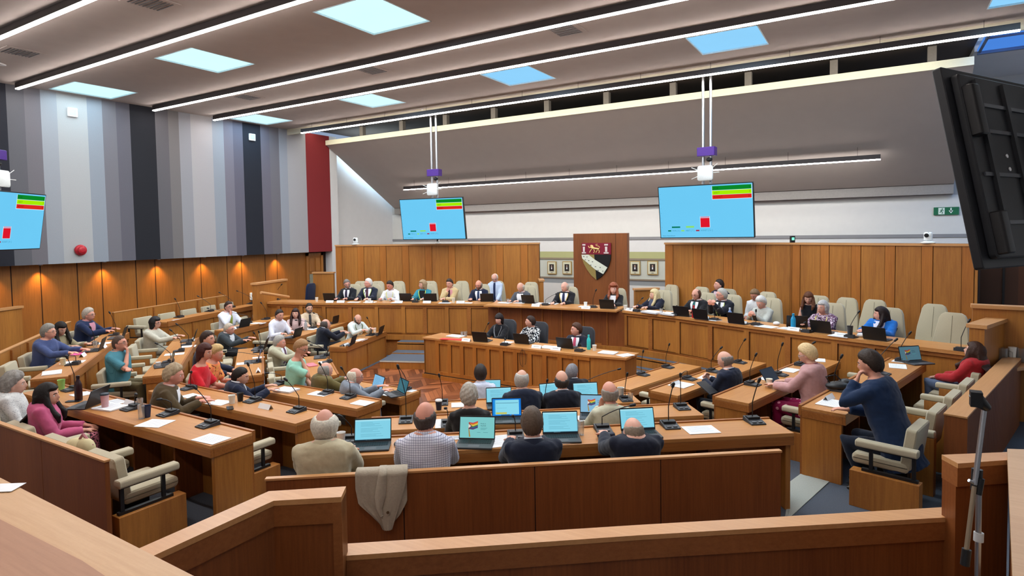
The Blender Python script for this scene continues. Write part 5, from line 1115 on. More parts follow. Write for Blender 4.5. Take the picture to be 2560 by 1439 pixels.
TABLE = [
 (1248, 798, 'woman in black with fringe', 'woman with a dark fringed bob in a black top at the officers table', dict(f=1, hair='bob', hc='#1f1414', top='knit', tc='#16161b', skin='#d49c8c', lean=2, fringe=True, lan='#8a8a90', len=1.35)),
 (1326, 804, 'short-haired woman in patterned jacket', 'short-haired woman in a black and white patterned jacket in profile', dict(f=1, hair='short', hc='#33241e', top='knit', tc=BWP, skin='#d09482', lean=4, yaw=-60, vol=.9)),
 (1441, 824, 'young man with pink tie', 'brown-haired man in a navy suit and pink tie at the officers table', dict(hair='short', hc='#4a2f22', tc='#1a1d2c', skin='#cb8878', lean=6, yaw=-44, tie='#c0506c', vol=1.3)),
]
REG = []     # (short, world point, px)
OCC = {}
def put(short, label, spec, H, zf, az, seat=None):
    lean = spec.get('lean', 10); hz = H.z-zf; rz = R_(az)-PI/2
    kk = max(.84, min(1.28, (hz-.642)/(.50*math.cos(R_(lean))))); hy = hy_of(lean, kk)
    root = Vector((H.x, H.y, 0))-Vector((-math.sin(rz)*hy, math.cos(rz)*hy, 0))
    spec = dict(spec); spec['label'] = label; spec['D'] = depth(H)
    t, HC, sl = person((root.x, root.y), zf, rz, hz, spec)
    REG.append((short, Vector((H.x, H.y, H.z)), px(H))); return root
def solve(px_, py_, n, c, zf, hz0, hz1, want):
    """head on the photo's line of sight and in the row's upright plane, kept to a human sitting height"""
    H = at_plane(px_, py_, n, want)
    if H.z-zf > hz1: H = at(px_, py_, zf+hz1)
    if H.z-zf < hz0: H = at(px_, py_, zf+hz0)
    return H
for k, row, x, y, short, label, spec in PEOPLE:
    d, n = bl(k); c = BL[k][1][row]; naz = math.degrees(math.atan2(n.y, n.x)); az = spec.get('az', naz)
    lean = spec.get('lean', 10); want = c-.40+hy_of(lean)*math.cos(R_(az-naz))
    if (k, row) == ('F', 0): want = c-.42
    H = solve(x, y, (n.x, n.y), c, FL[row], .92 if (k, row) == ('F', 0) else 1.0, 1.33, want)
    root = put(short, label, spec, H, FL[row], az)
    OCC.setdefault((k, row), []).append((root.dot(d) if spec.get('bump') is None else None, short))
for sg, row, x, y, short, label, spec in DAIS:
    a, b_, o_ = DSEG[sg]; d = (b_-a).normalized(); nb = Vector((-d.y, d.x, 0)); c = a.dot(nb)+.93+(1.0 if row else 0)
    az = math.degrees(math.atan2(-nb.y, -nb.x)); want = c-hy_of(spec.get('lean', 10))
    H = solve(x, y, (nb.x, nb.y), c, DF, 1.02, 1.36, want)
    root = put(short, label, spec, H, DF, az); OCC.setdefault(('D'+sg, row), []).append((root, short))
for x, y, short, label, spec in TABLE:
    nb = Vector((.04, 1, 0)).normalized(); H = solve(x, y, (nb.x, nb.y), 0, .1, 1.1, 1.32, 10.62); root = put(short, label, spec, H, .1, -90); OCC.setdefault(('T', 0), []).append((root, short))
# ---- seats along the rows: one under each person, the gaps filled
ORD = ['first', 'second', 'third', 'fourth', 'fifth', 'sixth', 'seventh', 'eighth']
SEATS = []
for (k, row), (t0, t1) in ROWS.items():
    if (k, row) == ('F', 0): t1 = 2.45
    d, n = bl(k); off = -.40 if k != 'R' or row == 0 else -.36; z = FL[row]
    ts = sorted((t, s_) for t, s_ in OCC.get((k, row), []) if t is not None); ts2 = []
    for t, s_ in ts:
        if ts2 and t-ts2[-1][0] < .5: continue
        ts2.append((t, s_))
    full = list(ts2); lim = [t0+.22]+[t for t, _ in ts2]+[t1-.22]
    edges = [t0-.30]+[t for t, _ in ts2]+[t1+.30]; ne = 0
    for a, b2 in zip(edges[:-1], edges[1:]):
        cnt = int((b2-a)/.66)-1
        if cnt > 0:
            for i in range(cnt): full.append((a+(b2-a)*(i+1)/(cnt+1), None))
    full.sort(key=lambda q: q[0])
    o, rz = row_frame(k, row, 0, off); e = 0
    for i, (t, s_) in enumerate(full):
        loc = n*(BL[k][1][row]+off)+d*t; loc.z = z
        if s_: lab = 'beige chamber seat under the %s' % s_
        else: lab = 'empty beige seat, %s free one from the left, %s, %s' % (ORD[min(e, 7)], RN[row].split(' and')[0], BN[k].replace(' nearest the camera', '')); e += 1
        place(SEAT0, loc, rz, lab, 'beige seats fixed along the curved rows'); SEATS.append(loc)
        if i == len(full)-1 or full[i+1][0]-t > .55:
            tm = t+.34 if i == len(full)-1 else (t+full[i+1][0])/2
            la = n*(BL[k][1][row]+off)+d*tm; la.z = z
            place(ARM0 if i < len(full)-1 and k in 'LKR' else ARMO, la, rz, 'armrest of the %s, %s, %s side, number %s' % (BN[k], RN[row].split(' and')[0], 'open' if k in 'FB' else 'boxed', ORD[min(i, 7)]), 'armrests between the beige seats')
    la = n*(BL[k][1][row]+off)+d*(full[0][0]-.34); la.z = z
    place(ARMO, la, rz, 'end armrest at the near end of the %s, %s' % (RN[row].split(' and')[0], BN[k]), 'armrests between the beige seats')
# ---- high-backed dais chairs
def make_dchair():
    t = thing('dais_chair', 'x', 'chair'); M = TR(0, -.22, .44) @ Matrix.Rotation(R_(10), 4, 'X')
    rg = []
    for y_, e_ in ((-.045, .02), (-.035, 0), (.035, 0), (.045, .02)):
        pts = [(-.25, 0), (-.235, .25), (-.18, .58), (-.15, .64), (-.10, .67), (.10, .67), (.15, .64), (.18, .58), (.235, .25), (.25, 0)]
        rg.append([tuple(M @ Vector((x*(1-e_*2), y_, max(z-e_, 0)))) for x, z in pts])
    MB().loft(rg, FAB).build('backrest', t, smooth=40)
    MB().box(-.003, .003, .043, .049, .1, .62, mat('seam_thread', '#857e6c', .9), M).build('seam', t)
    MB().rbox(-.25, .25, -.22, .27, .37, .46, .05, FAB, ax='z').build('seat', t, smooth=40)
    MB().tube([(0, 0, .05), (0, 0, .38)], .03, CHROME, 10).build('pedestal', t)
    mb = MB()
    for i in range(5): a = i*2*PI/5; mb.tube([(0, 0, .07), (.26*math.cos(a), .26*math.sin(a), .03)], .022, BLACK, 6)
    mb.build('star_base', t)
    return t
DCH = make_dchair(); place_d = []; DLAB = set()
def dchair(sg, x, row, short=None, root=None, y=705):
    a, b_, o_ = DSEG[sg]; d = (b_-a).normalized(); nb = Vector((-d.y, d.x, 0)); c = a.dot(nb)+.93+(1.0 if row else 0)
    p = at_plane(x, y, (nb.x, nb.y), c+.28) if root is None else root
    if root is None: p = Vector((p.x, p.y, 0))-nb*.28
    for q in place_d:
        if (q-Vector((p.x, p.y, 0))).length < .46: return
    place_d.append(Vector((p.x, p.y, 0)))
    lab = 'high-backed beige dais chair behind the %s' % short if short else None
    if lab is None:
        s_, w_ = min(((q[0], abs(q[2][0]-x)) for q in REG if q[1].y > 9 and q[1].z > 1.7), key=lambda q: q[1]); sd = 'left' if px(p)[0] < [q for q in REG if q[0] == s_][0][2][0] else 'right'
        lab = 'empty high-backed beige chair %s of the %s%s' % (sd, s_, ', rear row' if row else '')
        for alt in ('farther %s of' % sd, 'second along %s of' % sd, 'well %s of' % sd):
            if lab not in DLAB: break
            lab = 'empty high-backed beige chair %s the %s' % (alt, s_)
        DLAB.add(lab)
    place(DCH, (p.x, p.y, DF), math.atan2(-nb.y, -nb.x)-PI/2, lab, 'high-backed beige chairs on the dais')
for (kk, row), lst in OCC.items():
    if kk[0] == 'D':
        for root, short in lst: dchair(kk[1], 0, row, short, root)
for x, sg, row in ((902, 'l', 1), (944, 'l', 1), (996, 'l', 1), (1031, 'l', 1), (1076, 'l', 1), (1109, 'l', 1), (1155, 'l', 1), (1000, 'l', 0), (1031, 'l', 0), (1283, 'm', 1), (1327, 'm', 1), (1340, 'm', 0), (1677, 'r', 1), (1752, 'r', 1), (1854, 'r', 1), (1918, 'r', 1), (1967, 'r', 1), (2116, 'r', 1), (2186, 'r', 1), (2258, 'r', 0), (2335, 'r', 1), (2382, 'r', 0)): dchair(sg, x, row, y=735)
# ---- officers' swivel chairs and the blue chair
def swivel(x, y, z, rz, col, lab):
    t = thing('office_chair', lab, 'office chair', (x, y, z), rz); f = cloth(col); M = TR(0, -.24, .5) @ Matrix.Rotation(R_(6), 4, 'X')
    MB().rbox(-.23, .23, -.04, .04, 0, .62, .12, f, M, ax='y').build('backrest', t, smooth=40); MB().rbox(-.24, .24, -.2, .26, .4, .48, .06, f, ax='z').build('seat', t, smooth=40); MB().tube([(0, 0, .05), (0, 0, .4)], .03, BLACK, 10).build('gas_lift', t)
    mb = MB()
    for i in range(5): a = i*2*PI/5; mb.tube([(0, 0, .09), (.28*math.cos(a), .28*math.sin(a), .04)], .022, BLACK, 6)
    mb.build('star_base', t)
for (root, short), x in zip(OCC[('T', 0)], (0, .0, 0)): swivel(root.x, root.y, .1, PI, '#3a3b40', 'dark grey swivel chair of the %s' % short)
p = at(1378, 870, .6); 
rt = OCC[('T', 0)][1][0]; OCC_T = (rt+OCC[('T', 0)][2][0])/2 if False else None
p = at_y(757, 735, 0.1) if False else at(757, 745, 1.15); swivel(p.x, p.y, .5, PI*.6, '#1b2440', 'dark blue office chair by the door at the far left of the dais')
# ================================================================== THINGS ON THE DESKS
SEEN = {}
def near_label(base, p):
    pp = px(p); P2 = Vector((p[0], p[1], 0))
    cand = sorted(REG, key=lambda q: (Vector((q[1].x, q[1].y, 0))-P2).length)
    for q in cand[:6]:
        dx = pp[0]-q[2][0]; rel = 'directly in front of' if abs(dx) < 22 else ('to the left of' if dx < 0 else 'to the right of')
        lab = '%s %s the %s' % (base, rel, q[0])
        if lab not in SEEN and len(lab.split()) <= 16: SEEN[lab] = 1; return lab
        lab = '%s farther %s the %s' % (base, 'left of' if dx < 0 else 'right of', q[0])
        if lab not in SEEN and len(lab.split()) <= 16: SEEN[lab] = 1; return lab
    return base
NAZ = {k: math.atan2(bl(k)[1].y, bl(k)[1].x) for k in BL}
def faz(k):
    if k in NAZ: return NAZ[k]
    if k == 'T': return -PI/2
    a, b_, o_ = DSEG[k]; d = (b_-a).normalized(); return math.atan2(-d.x, d.y)-0.0 if False else math.atan2(d.y, d.x)-PI/2
ZK = {'l': DZ, 'm': DZ+.02, 'r': DZ, 'T': TZ}
def zof(k, row=0): return ZK[k] if k in ZK else ZT[row]
def desk_at(k, row, x, y, z):
    """the photo's spot on the desk top, kept a hand's breadth inside its edges"""
    p = at(x, y, z)
    if k in NAZ:
        d, n = bl(k); t0, t1 = ROWS[(k, row)]; u = min(max(p.dot(d), t0+.12), t1-.12); v = min(max(p.dot(n)-BL[k][1][row], .07), DD-.08); q = d*u+n*(BL[k][1][row]+v)
    elif k == 'T':
        d = (T1-T0).normalized(); n = Vector((-d.y, d.x, 0)); r_ = p-T0; u = min(max(r_.dot(d), .1), TL-.1); v = min(max(r_.dot(n), .08), .52); q = T0+d*u+n*v
    else:
        pts = {'l': P, 'm': PC, 'r': PR_}[k]; best = None
        for a, b_ in zip(pts[:-1], pts[1:]):
            d = (b_-a).normalized(); n = Vector((-d.y, d.x, 0)); r_ = p-a; u = min(max(r_.dot(d), 0), (b_-a).length); v = min(max(r_.dot(n), .06 if k != 'm' else -.1), .5); q2 = a+d*u+n*v; e = (q2-Vector((p.x, p.y, 0))).length
            if best is None or e < best[0]: best = (e, q2)
        q = best[1]
    return Vector((q.x, q.y, z))
# ---- microphones
def mic(k, row, bx_, by_, tx, ty):
    z = zof(k, row)+.001; b0 = desk_at(k, row, bx_, by_, z); D = depth(b0); tip = at_depth(tx, ty, D-.03*D/6); f = faz(k)
    rz = f-PI/2; t = thing('desk_microphone', near_label('black gooseneck microphone', b0), 'microphone', b0, rz, 'gooseneck microphones on the desks')
    s = 1.0; mb = MB(); mb.loft([[(-.075, -.09, 0), (.075, -.09, 0), (.075, .09, 0), (-.075, .09, 0)], [(-.073, -.088, .012), (.073, -.088, .012), (.073, .088, .045), (-.073, .088, .045)]], DGREY); mb.box(-.06, .06, .0, .07, .03, .05, BLACK); mb.box(-.05, -.01, -.07, -.03, .018, .024, MGREY); mb.box(.01, .05, -.07, -.03, .018, .024, MGREY); mb.build('base', t, bevel=.002)
    Mi = (TR(b0) @ rotz(rz)).inverted(); T_ = Mi @ tip
    c = Vector((0, .04, .05)); up = Vector((0, .04, max(.12, T_.z*.45)))
    pts = [c.lerp(up, i/4) for i in range(4)]+[((1-u)**2)*up+2*u*(1-u)*(up.lerp(T_, .45)+Vector((0, 0, .03)))+u*u*T_ for u in (0, .25, .5, .75, .93)]
    MB().tube(pts, .0048, BLACK, 6).build('gooseneck', t, smooth=60)
    dv = (T_-pts[-1]).normalized(); MB().tube([T_-dv*.03, T_-dv*.02, T_+dv*.018, T_+dv*.03], [.008, .014, .015, .006], BLACK, 10).build('capsule', t, smooth=60)
for a in (('F', 0, 1886, 1055, 1898, 950), ('F', 0, 1675, 1066, 1683, 962), ('F', 0, 1508, 1076, 1582, 1012), ('F', 0, 1290, 1092, 1283, 1040), ('F', 0, 880, 1098, 850, 1040), ('F', 1, 1015, 1053, 995, 916), ('F', 1, 1705, 1020, 1701, 937), ('F', 1, 1120, 1075, 1114, 1020), ('F', 2, 1565, 1000, 1568, 935), ('F', 2, 1106, 1009, 1098, 938), ('F', 2, 1365, 1010, 1368, 951), ('F', 3, 1545, 975, 1548, 922),
          ('R', 1, 1882, 962, 1890, 886), ('R', 1, 1951, 938, 1956, 860), ('R', 1, 2005, 913, 2035, 856), ('R', 2, 1724, 948, 1702, 936), ('R', 2, 1784, 929, 1803, 869), ('R', 2, 1851, 907, 1862, 849), ('R', 3, 1600, 936, 1608, 878), ('R', 3, 1666, 918, 1673, 861), ('R', 0, 2259, 903, 2275, 832), ('R', 0, 2205, 935, 2240, 849), ('R', 0, 2090, 975, 2104, 890),
          ('B', 0, 519, 1064, 487, 968), ('B', 0, 420, 1036, 398, 998), ('B', 0, 328, 1022, 340, 985), ('B', 0, 178, 975, 167, 892), ('B', 1, 631, 1003, 620, 910), ('B', 1, 741, 1028, 714, 948), ('B', 1, 470, 972, 478, 930), ('B', 2, 814, 984, 800, 909), ('B', 2, 870, 994, 854, 920), ('B', 2, 709, 957, 668, 932), ('B', 3, 1011, 975, 995, 915),
          ('L', 0, 182, 911, 167, 890), ('L', 0, 284, 838, 274, 781), ('L', 0, 230, 862, 226, 818), ('L', 1, 447, 878, 427, 825), ('L', 1, 466, 862, 442, 810), ('L', 1, 420, 905, 391, 858), ('L', 2, 640, 905, 561, 878), ('L', 2, 645, 880, 635, 832), ('L', 2, 648, 862, 647, 829), ('L', 3, 822, 905, 772, 852), ('L', 3, 815, 885, 778, 862),
          ('K', 0, 447, 793, 438, 747), ('K', 0, 509, 778, 495, 740), ('K', 0, 559, 768, 549, 731), ('K', 0, 611, 759, 593, 727), ('K', 1, 545, 806, 520, 770), ('K', 1, 664, 798, 653, 757), ('K', 2, 755, 820, 740, 800), ('K', 2, 790, 812, 784, 782), ('K', 3, 925, 838, 918, 794),
          ('l', 0, 697, 748, 704, 711), ('l', 0, 1040, 755, 1030, 738), ('l', 0, 1115, 755, 1122, 738), ('m', 0, 1365, 762, 1391, 734), ('m', 0, 1484, 768, 1490, 725), ('r', 0, 1589, 779, 1606, 745), ('r', 0, 1681, 790, 1691, 765), ('r', 0, 1790, 800, 1796, 772), ('r', 0, 1893, 812, 1890, 776), ('r', 0, 2018, 830, 2012, 806), ('r', 0, 2128, 843, 2147, 779), ('r', 0, 2400, 878, 2423, 801),
          ('T', 0, 1264, 862, 1263, 847), ('T', 0, 1213, 850, 1221, 808), ('T', 0, 1450, 877, 1451, 862)): mic(*a)
# ---- laptops
ART = {}
def laptop(k, row, x, y, kind='off', turn=0, openr=108, w_=.33, lid=None, dz=0, base='open black laptop'):
    z = zof(k, row)+.001+dz; c = desk_at(k, row, x, y, z); f = faz(k)+R_(turn); rz = f-PI/2
    t = thing('laptop', near_label(base, c), 'laptop', c, rz, 'open laptops'); d_ = .225; lidm = lid or BLACK
    MB().rbox(-w_/2, w_/2, -d_/2, d_/2, 0, .016, .012, mat('laptop_shell', '#3a3b3e', .45), ax='z').build('keyboard_deck', t)
    mb = MB()
    for i in range(5):
        for j in range(14): mb.box(-w_*.44+j*w_*.063, -w_*.44+j*w_*.063+w_*.055, -.0+i*.02-.005, i*.02+.011, .016, .0185, BLACK)
    mb.box(-.05, .05, -.09, -.035, .016, .0168, MGREY); mb.build('keys', t)
    T = TR(0, d_/2-.004, .012) @ Matrix.Rotation(-R_(openr-90), 4, 'X'); h = w_*.63
    MB().rbox(-w_/2, w_/2, 0, .007, 0, h, .01, lidm, T, ax='y').build('lid', t)
    F = T @ frame((-w_/2+.008, -.0008, .014), (1, 0, 0), (0, 0, 1), (0, -1, 0)); W2, H2 = w_-.016, h-.026; mb = MB()
    def q(x0, x1, z0, z1, m_, dd=.0006): mb.add([(x0*W2, z0*H2, dd), (x1*W2, z0*H2, dd), (x1*W2, z1*H2, dd), (x0*W2, z1*H2, dd)], [(0, 1, 2, 3)], m_, F)
    if kind == 'off': q(0, 1, 0, 1, mat('dark_screen', '#1c2126', .15), 0)
    elif kind == 'dim':
        q(0, 1, 0, 1, glow('scr_dim', '#3f6f7d', 1.0), 0)
        for i in range(8): q(.15, .6+.2*((i*37) % 3)/3, .82-i*.08, .83-i*.08, glow('scr_dimtext', '#6f98a2', 1.0))
    elif kind == 'doc':
        q(0, 1, 0, 1, glow('scr_doc', '#86d4ea', 1.0), 0); q(0, 1, 0, .055, glow('scr_bar', '#22333f', 1.0)); q(0, 1, .93, 1, glow('scr_docbar', '#a9e4f2', 1.0)); q(.3, .5, .012, .045, glow('scr_icons', '#5a7a8a', 1.0))
        for i in range(13):
            if i in (4, 9): continue
            q(.16, .5+.34*((i*53) % 7)/7, .85-i*.055, .862-i*.055, glow('scr_line', '#5fa3b8', 1.0))
    elif kind == 'docblue':
        q(0, 1, 0, 1, glow('scr_docblue', '#86bfe6', 1.0), 0)
        for i in range(10): q(.12, .55+.3*((i*41) % 5)/5, .86-i*.07, .872-i*.07, glow('scr_lineb', '#5a8fb8', 1.0))
    elif kind == 'cal':
        q(0, 1, 0, 1, glow('scr_calframe', '#1878d8', 1.0), 0); q(.04, .93, .07, .93, glow('scr_cal', '#8ddcf0', 1.0), .0004); q(.04, .10, .07, .93, glow('scr_calside', '#2f98e0', 1.0)); q(.12, .9, .74, .76, glow('scr_calline', '#1f4a6a', 1.0)); q(.15, .5, .45, .46, glow('scr_line', '#5fa3b8', 1.0)); q(.12, .5, .1, .2, glow('scr_calyel', '#c9c45a', 1.0)); q(.3, .6, .02, .06, BLACK)
    else:
        cb = {'pride': '#7fc9c9', 'pridedim': '#4f7280', 'prideb': '#86b8d6'}[kind]; dm = .55 if kind == 'pridedim' else 1.0
        q(0, 1, 0, 1, glow('scr_'+kind, cb, 1.0), 0)
        def P_(pts, col, dd): mb.add([(a*W2, b2*H2, dd) for a, b2 in pts], [tuple(range(len(pts)))], glow('scr_f'+col[1:]+str(dm), col, dm), F)
        P_([(.27, .05), (.31, .05), (.26, .52), (.24, .52)], '#a9873f', .0004)
        for i, col in enumerate(('#c8434a', '#d98a30', '#d8cf55', '#4f7a4f', '#3f5a8a', '#5a3a6a')):
            a0 = .70-i*.055; P_([(.25, a0), (.38, a0-.03), (.52, a0+.06), (.52, a0+.115), (.38, a0+.025), (.25, a0+.055)][::1], col, .0006)
        P_([(.25, .42), (.25, .72), (.36, .56)], '#5d4038', .0009); P_([(.25, .46), (.25, .68), (.33, .565)], '#d8c0c4', .0012); P_([(.25, .5), (.25, .63), (.30, .565)], '#e8e0d0', .0015)
        for s_, z_, sz in (('Pride in', .66, .085), ('Norfolk', .56, .085)):
            v, fc = text_geo(s_, sz*H2); mb.add([(a+.60*W2, b2+z_*H2, .001) for a, b2, c_ in v], fc, glow('scr_ink'+str(dm), '#16303a', dm), F)
        for i in range(3): q(.6, .8-.03*i, .47-i*.035, .482-i*.035, glow('scr_ink2', '#4d8a90', dm))
        q(.5, .6, .26, .275, glow('scr_ink2', '#4d8a90', dm)); q(.68, .82, .26, .275, glow('scr_ink2', '#4d8a90', dm))
    mb.build('screen', t)
BLUEL = mat('blue_folder', '#1d4a86', .5)
for a in (('F', 0, 928, 1118, 'doc'), ('F', 0, 1187, 1112, 'pride', -12), ('F', 0, 1405, 1098, 'doc', -4), ('F', 0, 1605, 1088, 'doc'), ('F', 1, 1268, 1052, 'cal', -4), ('F', 1, 1487, 1043, 'prideb', -14), ('F', 2, 1250, 1018, 'doc'), ('F', 2, 1470, 1003, 'doc'), ('F', 2, 1385, 1000, 'doc', 10, 108, .30), ('F', 3, 1228, 985, 'doc', -6, 108, .28),
          ('B', 3, 985, 986, 'dim', -26), ('B', 3, 925, 976, 'docblue', -20), ('B', 0, 212, 1014, 'off', -58, 112), ('L', 0, 232, 876, 'off'), ('L', 0, 290, 845, 'off'), ('L', 1, 405, 915, 'off', 10), ('L', 1, 468, 852, 'off'), ('L', 2, 628, 905, 'off', 0, 105, .3, BLUEL), ('L', 2, 655, 872, 'off', -10), ('L', 3, 800, 893, 'off', -6),
          ('K', 1, 600, 818, 'off', -4), ('K', 2, 722, 845, 'off', 2), ('K', 2, 828, 808, 'off', 0, 100, .3), ('K', 3, 868, 862, 'off', 8), ('K', 3, 942, 836, 'off', 6),
          ('l', 0, 837, 749, 'off'), ('l', 0, 1022, 751, 'off', -6), ('l', 0, 1078, 752, 'off', 8), ('l', 0, 1220, 752, 'off', 4), ('m', 0, 1326, 757, 'off'), ('m', 0, 1522, 770, 'off'), ('r', 0, 1711, 789, 'off', 10), ('r', 0, 1748, 799, 'off'), ('r', 0, 1850, 808, 'off'), ('r', 0, 1993, 815, 'off', 30), ('r', 0, 2062, 830, 'off'), ('r', 0, 2195, 848, 'off'),
          ('T', 0, 1208, 852, 'off', 6), ('T', 0, 1312, 857, 'off'), ('T', 0, 1420, 868, 'off'),
          ('R', 1, 1962, 962, 'off', -4, 125), ('R', 0, 2318, 902, 'pridedim', -34, 106)): laptop(*a)
# ---- papers, cards, folders
def sheet(k, row, x, y, w_=.21, h=.297, turn=0, n_=1, col=None, base='white paper sheet', name='paper_sheet', cat='paper', printed=True, dz=0):
    z = zof(k, row)+.002+dz; c = desk_at(k, row, x, y, z); rz = faz(k)-PI/2+R_(turn); t = thing(name, near_label(base, c), cat, c, rz, 'papers on the desks' if name == 'paper_sheet' else None)
    m_ = PAPER if not col else mat('paper_'+col[1:], col, .6); mb = MB()
    for i in range(n_):
        a = R_((i*7) % 5-2) if i else 0; mb.box(-w_/2, w_/2, -h/2, h/2, i*.004, i*.004+.0035, m_, rotz(a))
    mb.build('leaf', t)
    if printed:
        mb = MB(); zt_ = n_*.004
        for i in range(9): mb.box(-w_*.38, w_*(.38-.12*((i*3) % 4)/4), h*.38-i*h*.085, h*.38-i*h*.085+.004, zt_, zt_+.0004, INK)
        mb.build('print', t)
def card(k, row, x, y, turn=0, w_=.2):
    z = zof(k, row)+.001; c = desk_at(k, row, x, y, z); rz = faz(k)-PI/2+R_(turn); t = thing('name_card', near_label('folded white name card', c), 'name card', c, rz, 'name cards on the desks')
    MB().loft([[(x_, -.035, 0), (x_, -.0, .055), (x_, .035, 0), (x_, .033, 0), (x_, 0, .052), (x_, -.033, 0)] for x_ in (-w_/2, w_/2)], PAPER).build('card', t)
    mb = MB(); mb.box(-w_*.3, w_*.3, .0, .0006, -.006, .006, INK, TR(0, .0185, .0295) @ Matrix.Rotation(R_(-32), 4, 'X') @ TR(0, .0, 0)); mb.build('lettering', t)
for a in (('F', 0, 1252, 1102, .24, .3, 8, 1), ('F', 0, 1752, 1074, .3, .22, 0, 1), ('F', 0, 1430, 1118, .2, .1), ('F', 0, 1138, 1094, .12, .1), ('F', 1, 1112, 1058, .2, .3), ('F', 1, 1462, 1048, .15, .2), ('F', 2, 1158, 1012, .3, .2, 0, 2), ('F', 3, 1345, 985, .3, .2), ('F', 3, 1135, 990, .26, .18),
          ('B', 0, 388, 1058, .28, .24, 20, 1), ('B', 0, 276, 1019, .3, .22, 10, 4), ('B', 0, 528, 1097, .3, .2, 4, 1), ('B', 0, 330, 995, .26, .16), ('B', 0, 205, 985, .2, .2), ('B', 1, 480, 990, .26, .18), ('B', 1, 548, 1006, .26, .2, 10, 1), ('B', 2, 716, 976, .3, .22, 8, 6), ('B', 2, 800, 984, .3, .2, 6, 1), ('B', 2, 912, 1008, .26, .2, 4, 1), ('B', 3, 955, 985, .3, .2), ('B', 3, 1035, 973, .16, .14),
          ('L', 0, 130, 932, .3, .22, 12, 3), ('L', 0, 182, 905, .2, .3, 0, 1), ('L', 0, 255, 858, .2, .26, 0, 1), ('L', 1, 436, 885, .2, .3, 0, 1), ('L', 1, 478, 865, .2, .24), ('L', 2, 612, 908, .2, .26), ('L', 2, 650, 893, .12, .2), ('L', 3, 810, 905, .2, .2), ('L', 3, 822, 870, .2, .2),
          ('K', 1, 645, 808, .2, .3, 0, 2), ('K', 2, 770, 822, .26, .3, 0, 2), ('K', 3, 915, 850, .3, .2), ('K', 0, 445, 799, .2, .1), ('R', 0, 2080, 1008, .3, .24, 0, 2), ('R', 0, 2244, 915, .3, .2, 16, 1), ('R', 0, 2285, 882, .2, .16), ('R', 1, 1975, 925, .26, .2, 0, 1), ('R', 1, 1915, 946, .2, .16), ('R', 1, 2045, 900, .24, .2, 20, 2), ('R', 2, 1703, 962, .3, .26, 0, 2), ('R', 2, 1765, 943, .26, .18, 8, 1),
          ('l', 0, 885, 755, .3, .2), ('l', 0, 925, 755, .3, .2), ('l', 0, 990, 757, .26, .2), ('l', 0, 1110, 758, .3, .2), ('l', 0, 1165, 757, .3, .2), ('m', 0, 1262, 757, .3, .2, 0, 3), ('m', 0, 1300, 757, .28, .2, 0, 2), ('m', 0, 1368, 759, .5, .2, 0, 3), ('m', 0, 1470, 767, .4, .2, 0, 3), ('r', 0, 1628, 782, .4, .26, 0, 8), ('r', 0, 1672, 787, .34, .24, 0, 8), ('r', 0, 1780, 800, .26, .2, 0, 2), ('r', 0, 1915, 816, .34, .24, 0, 1), ('r', 0, 1975, 822, .34, .22, 0, 2), ('r', 0, 2100, 840, .3, .22, 0, 2),
          ('T', 0, 1140, 840, .36, .24, 0, 3), ('T', 0, 1375, 868, .36, .26, 0, 2), ('T', 0, 1520, 882, .3, .24, 0, 4), ('T', 0, 1565, 888, .2, .26, -30, 2), ('T', 0, 1270, 855, .2, .16)): sheet(*a)
sheet('T', 0, 1130, 848, .5, .14, 12, 2, '#d8302c', 'red folder', 'folder', 'folder', False)
sheet('L', 0, 196, 884, .26, .2, 10, 2, '#e0559a', 'pink folder', 'folder', 'folder', False)
sheet('L', 3, 778, 912, .3, .16, 10, 3, '#c9707c', 'pink striped papers', 'folder', 'papers', False)
for a in (('F', 1, 1160, 1066), ('B', 0, 362, 1003), ('B', 1, 664, 1020), ('K', 1, 601, 826), ('K', 2, 736, 845), ('K', 3, 888, 868), ('L', 0, 264, 868), ('L', 0, 207, 890), ('L', 1, 490, 850), ('L', 2, 654, 928), ('R', 0, 2072, 998), ('R', 1, 1925, 945), ('R', 2, 1688, 962),
          ('l', 0, 820, 757), ('l', 0, 848, 757), ('l', 0, 917, 758), ('l', 0, 996, 757), ('l', 0, 1065, 758), ('l', 0, 1150, 758), ('m', 0, 1340, 765), ('m', 0, 1462, 772), ('r', 0, 1561, 778), ('r', 0, 1650, 791), ('r', 0, 1742, 800), ('r', 0, 1838, 812), ('r', 0, 1968, 829), ('r', 0, 2085, 845), ('T', 0, 1166, 852), ('T', 0, 1342, 869), ('T', 0, 1390, 874)): card(*a)
# ---- cups, glasses, bottles
def cup(k, row, x, y, col='#e4e4de', h=.10, r=.04, lid=None, sleeve=None, base='white paper cup'):
    z = zof(k, row)+.001; c = desk_at(k, row, x, y, z); t = thing('paper_cup', near_label(base, c), 'cup', c, 0, 'cups on the desks'); m_ = mat('cup_'+col[1:], col, .5)
    MB().lathe([(r*.75, 0), (r, h), (r*1.04, h+.003), (r*.93, h), (r*.7, .006)], m_, 20, cap=True).build('cup_body', t, smooth=50)
    if lid: MB().lathe([(r*1.06, h), (r*1.06, h+.012), (r*.9, h+.02), (0, h+.021)], mat('lid_'+lid[1:], lid, .4), 20).build('lid', t, smooth=50)
    if sleeve: MB().lathe([(r*.82, h*.2), (r*.985, h*.8), (r*1.0, h*.8), (r*.84, h*.2)], mat('sleeve_'+sleeve[1:], sleeve, .6), 20, cap=False).build('sleeve', t, smooth=50)
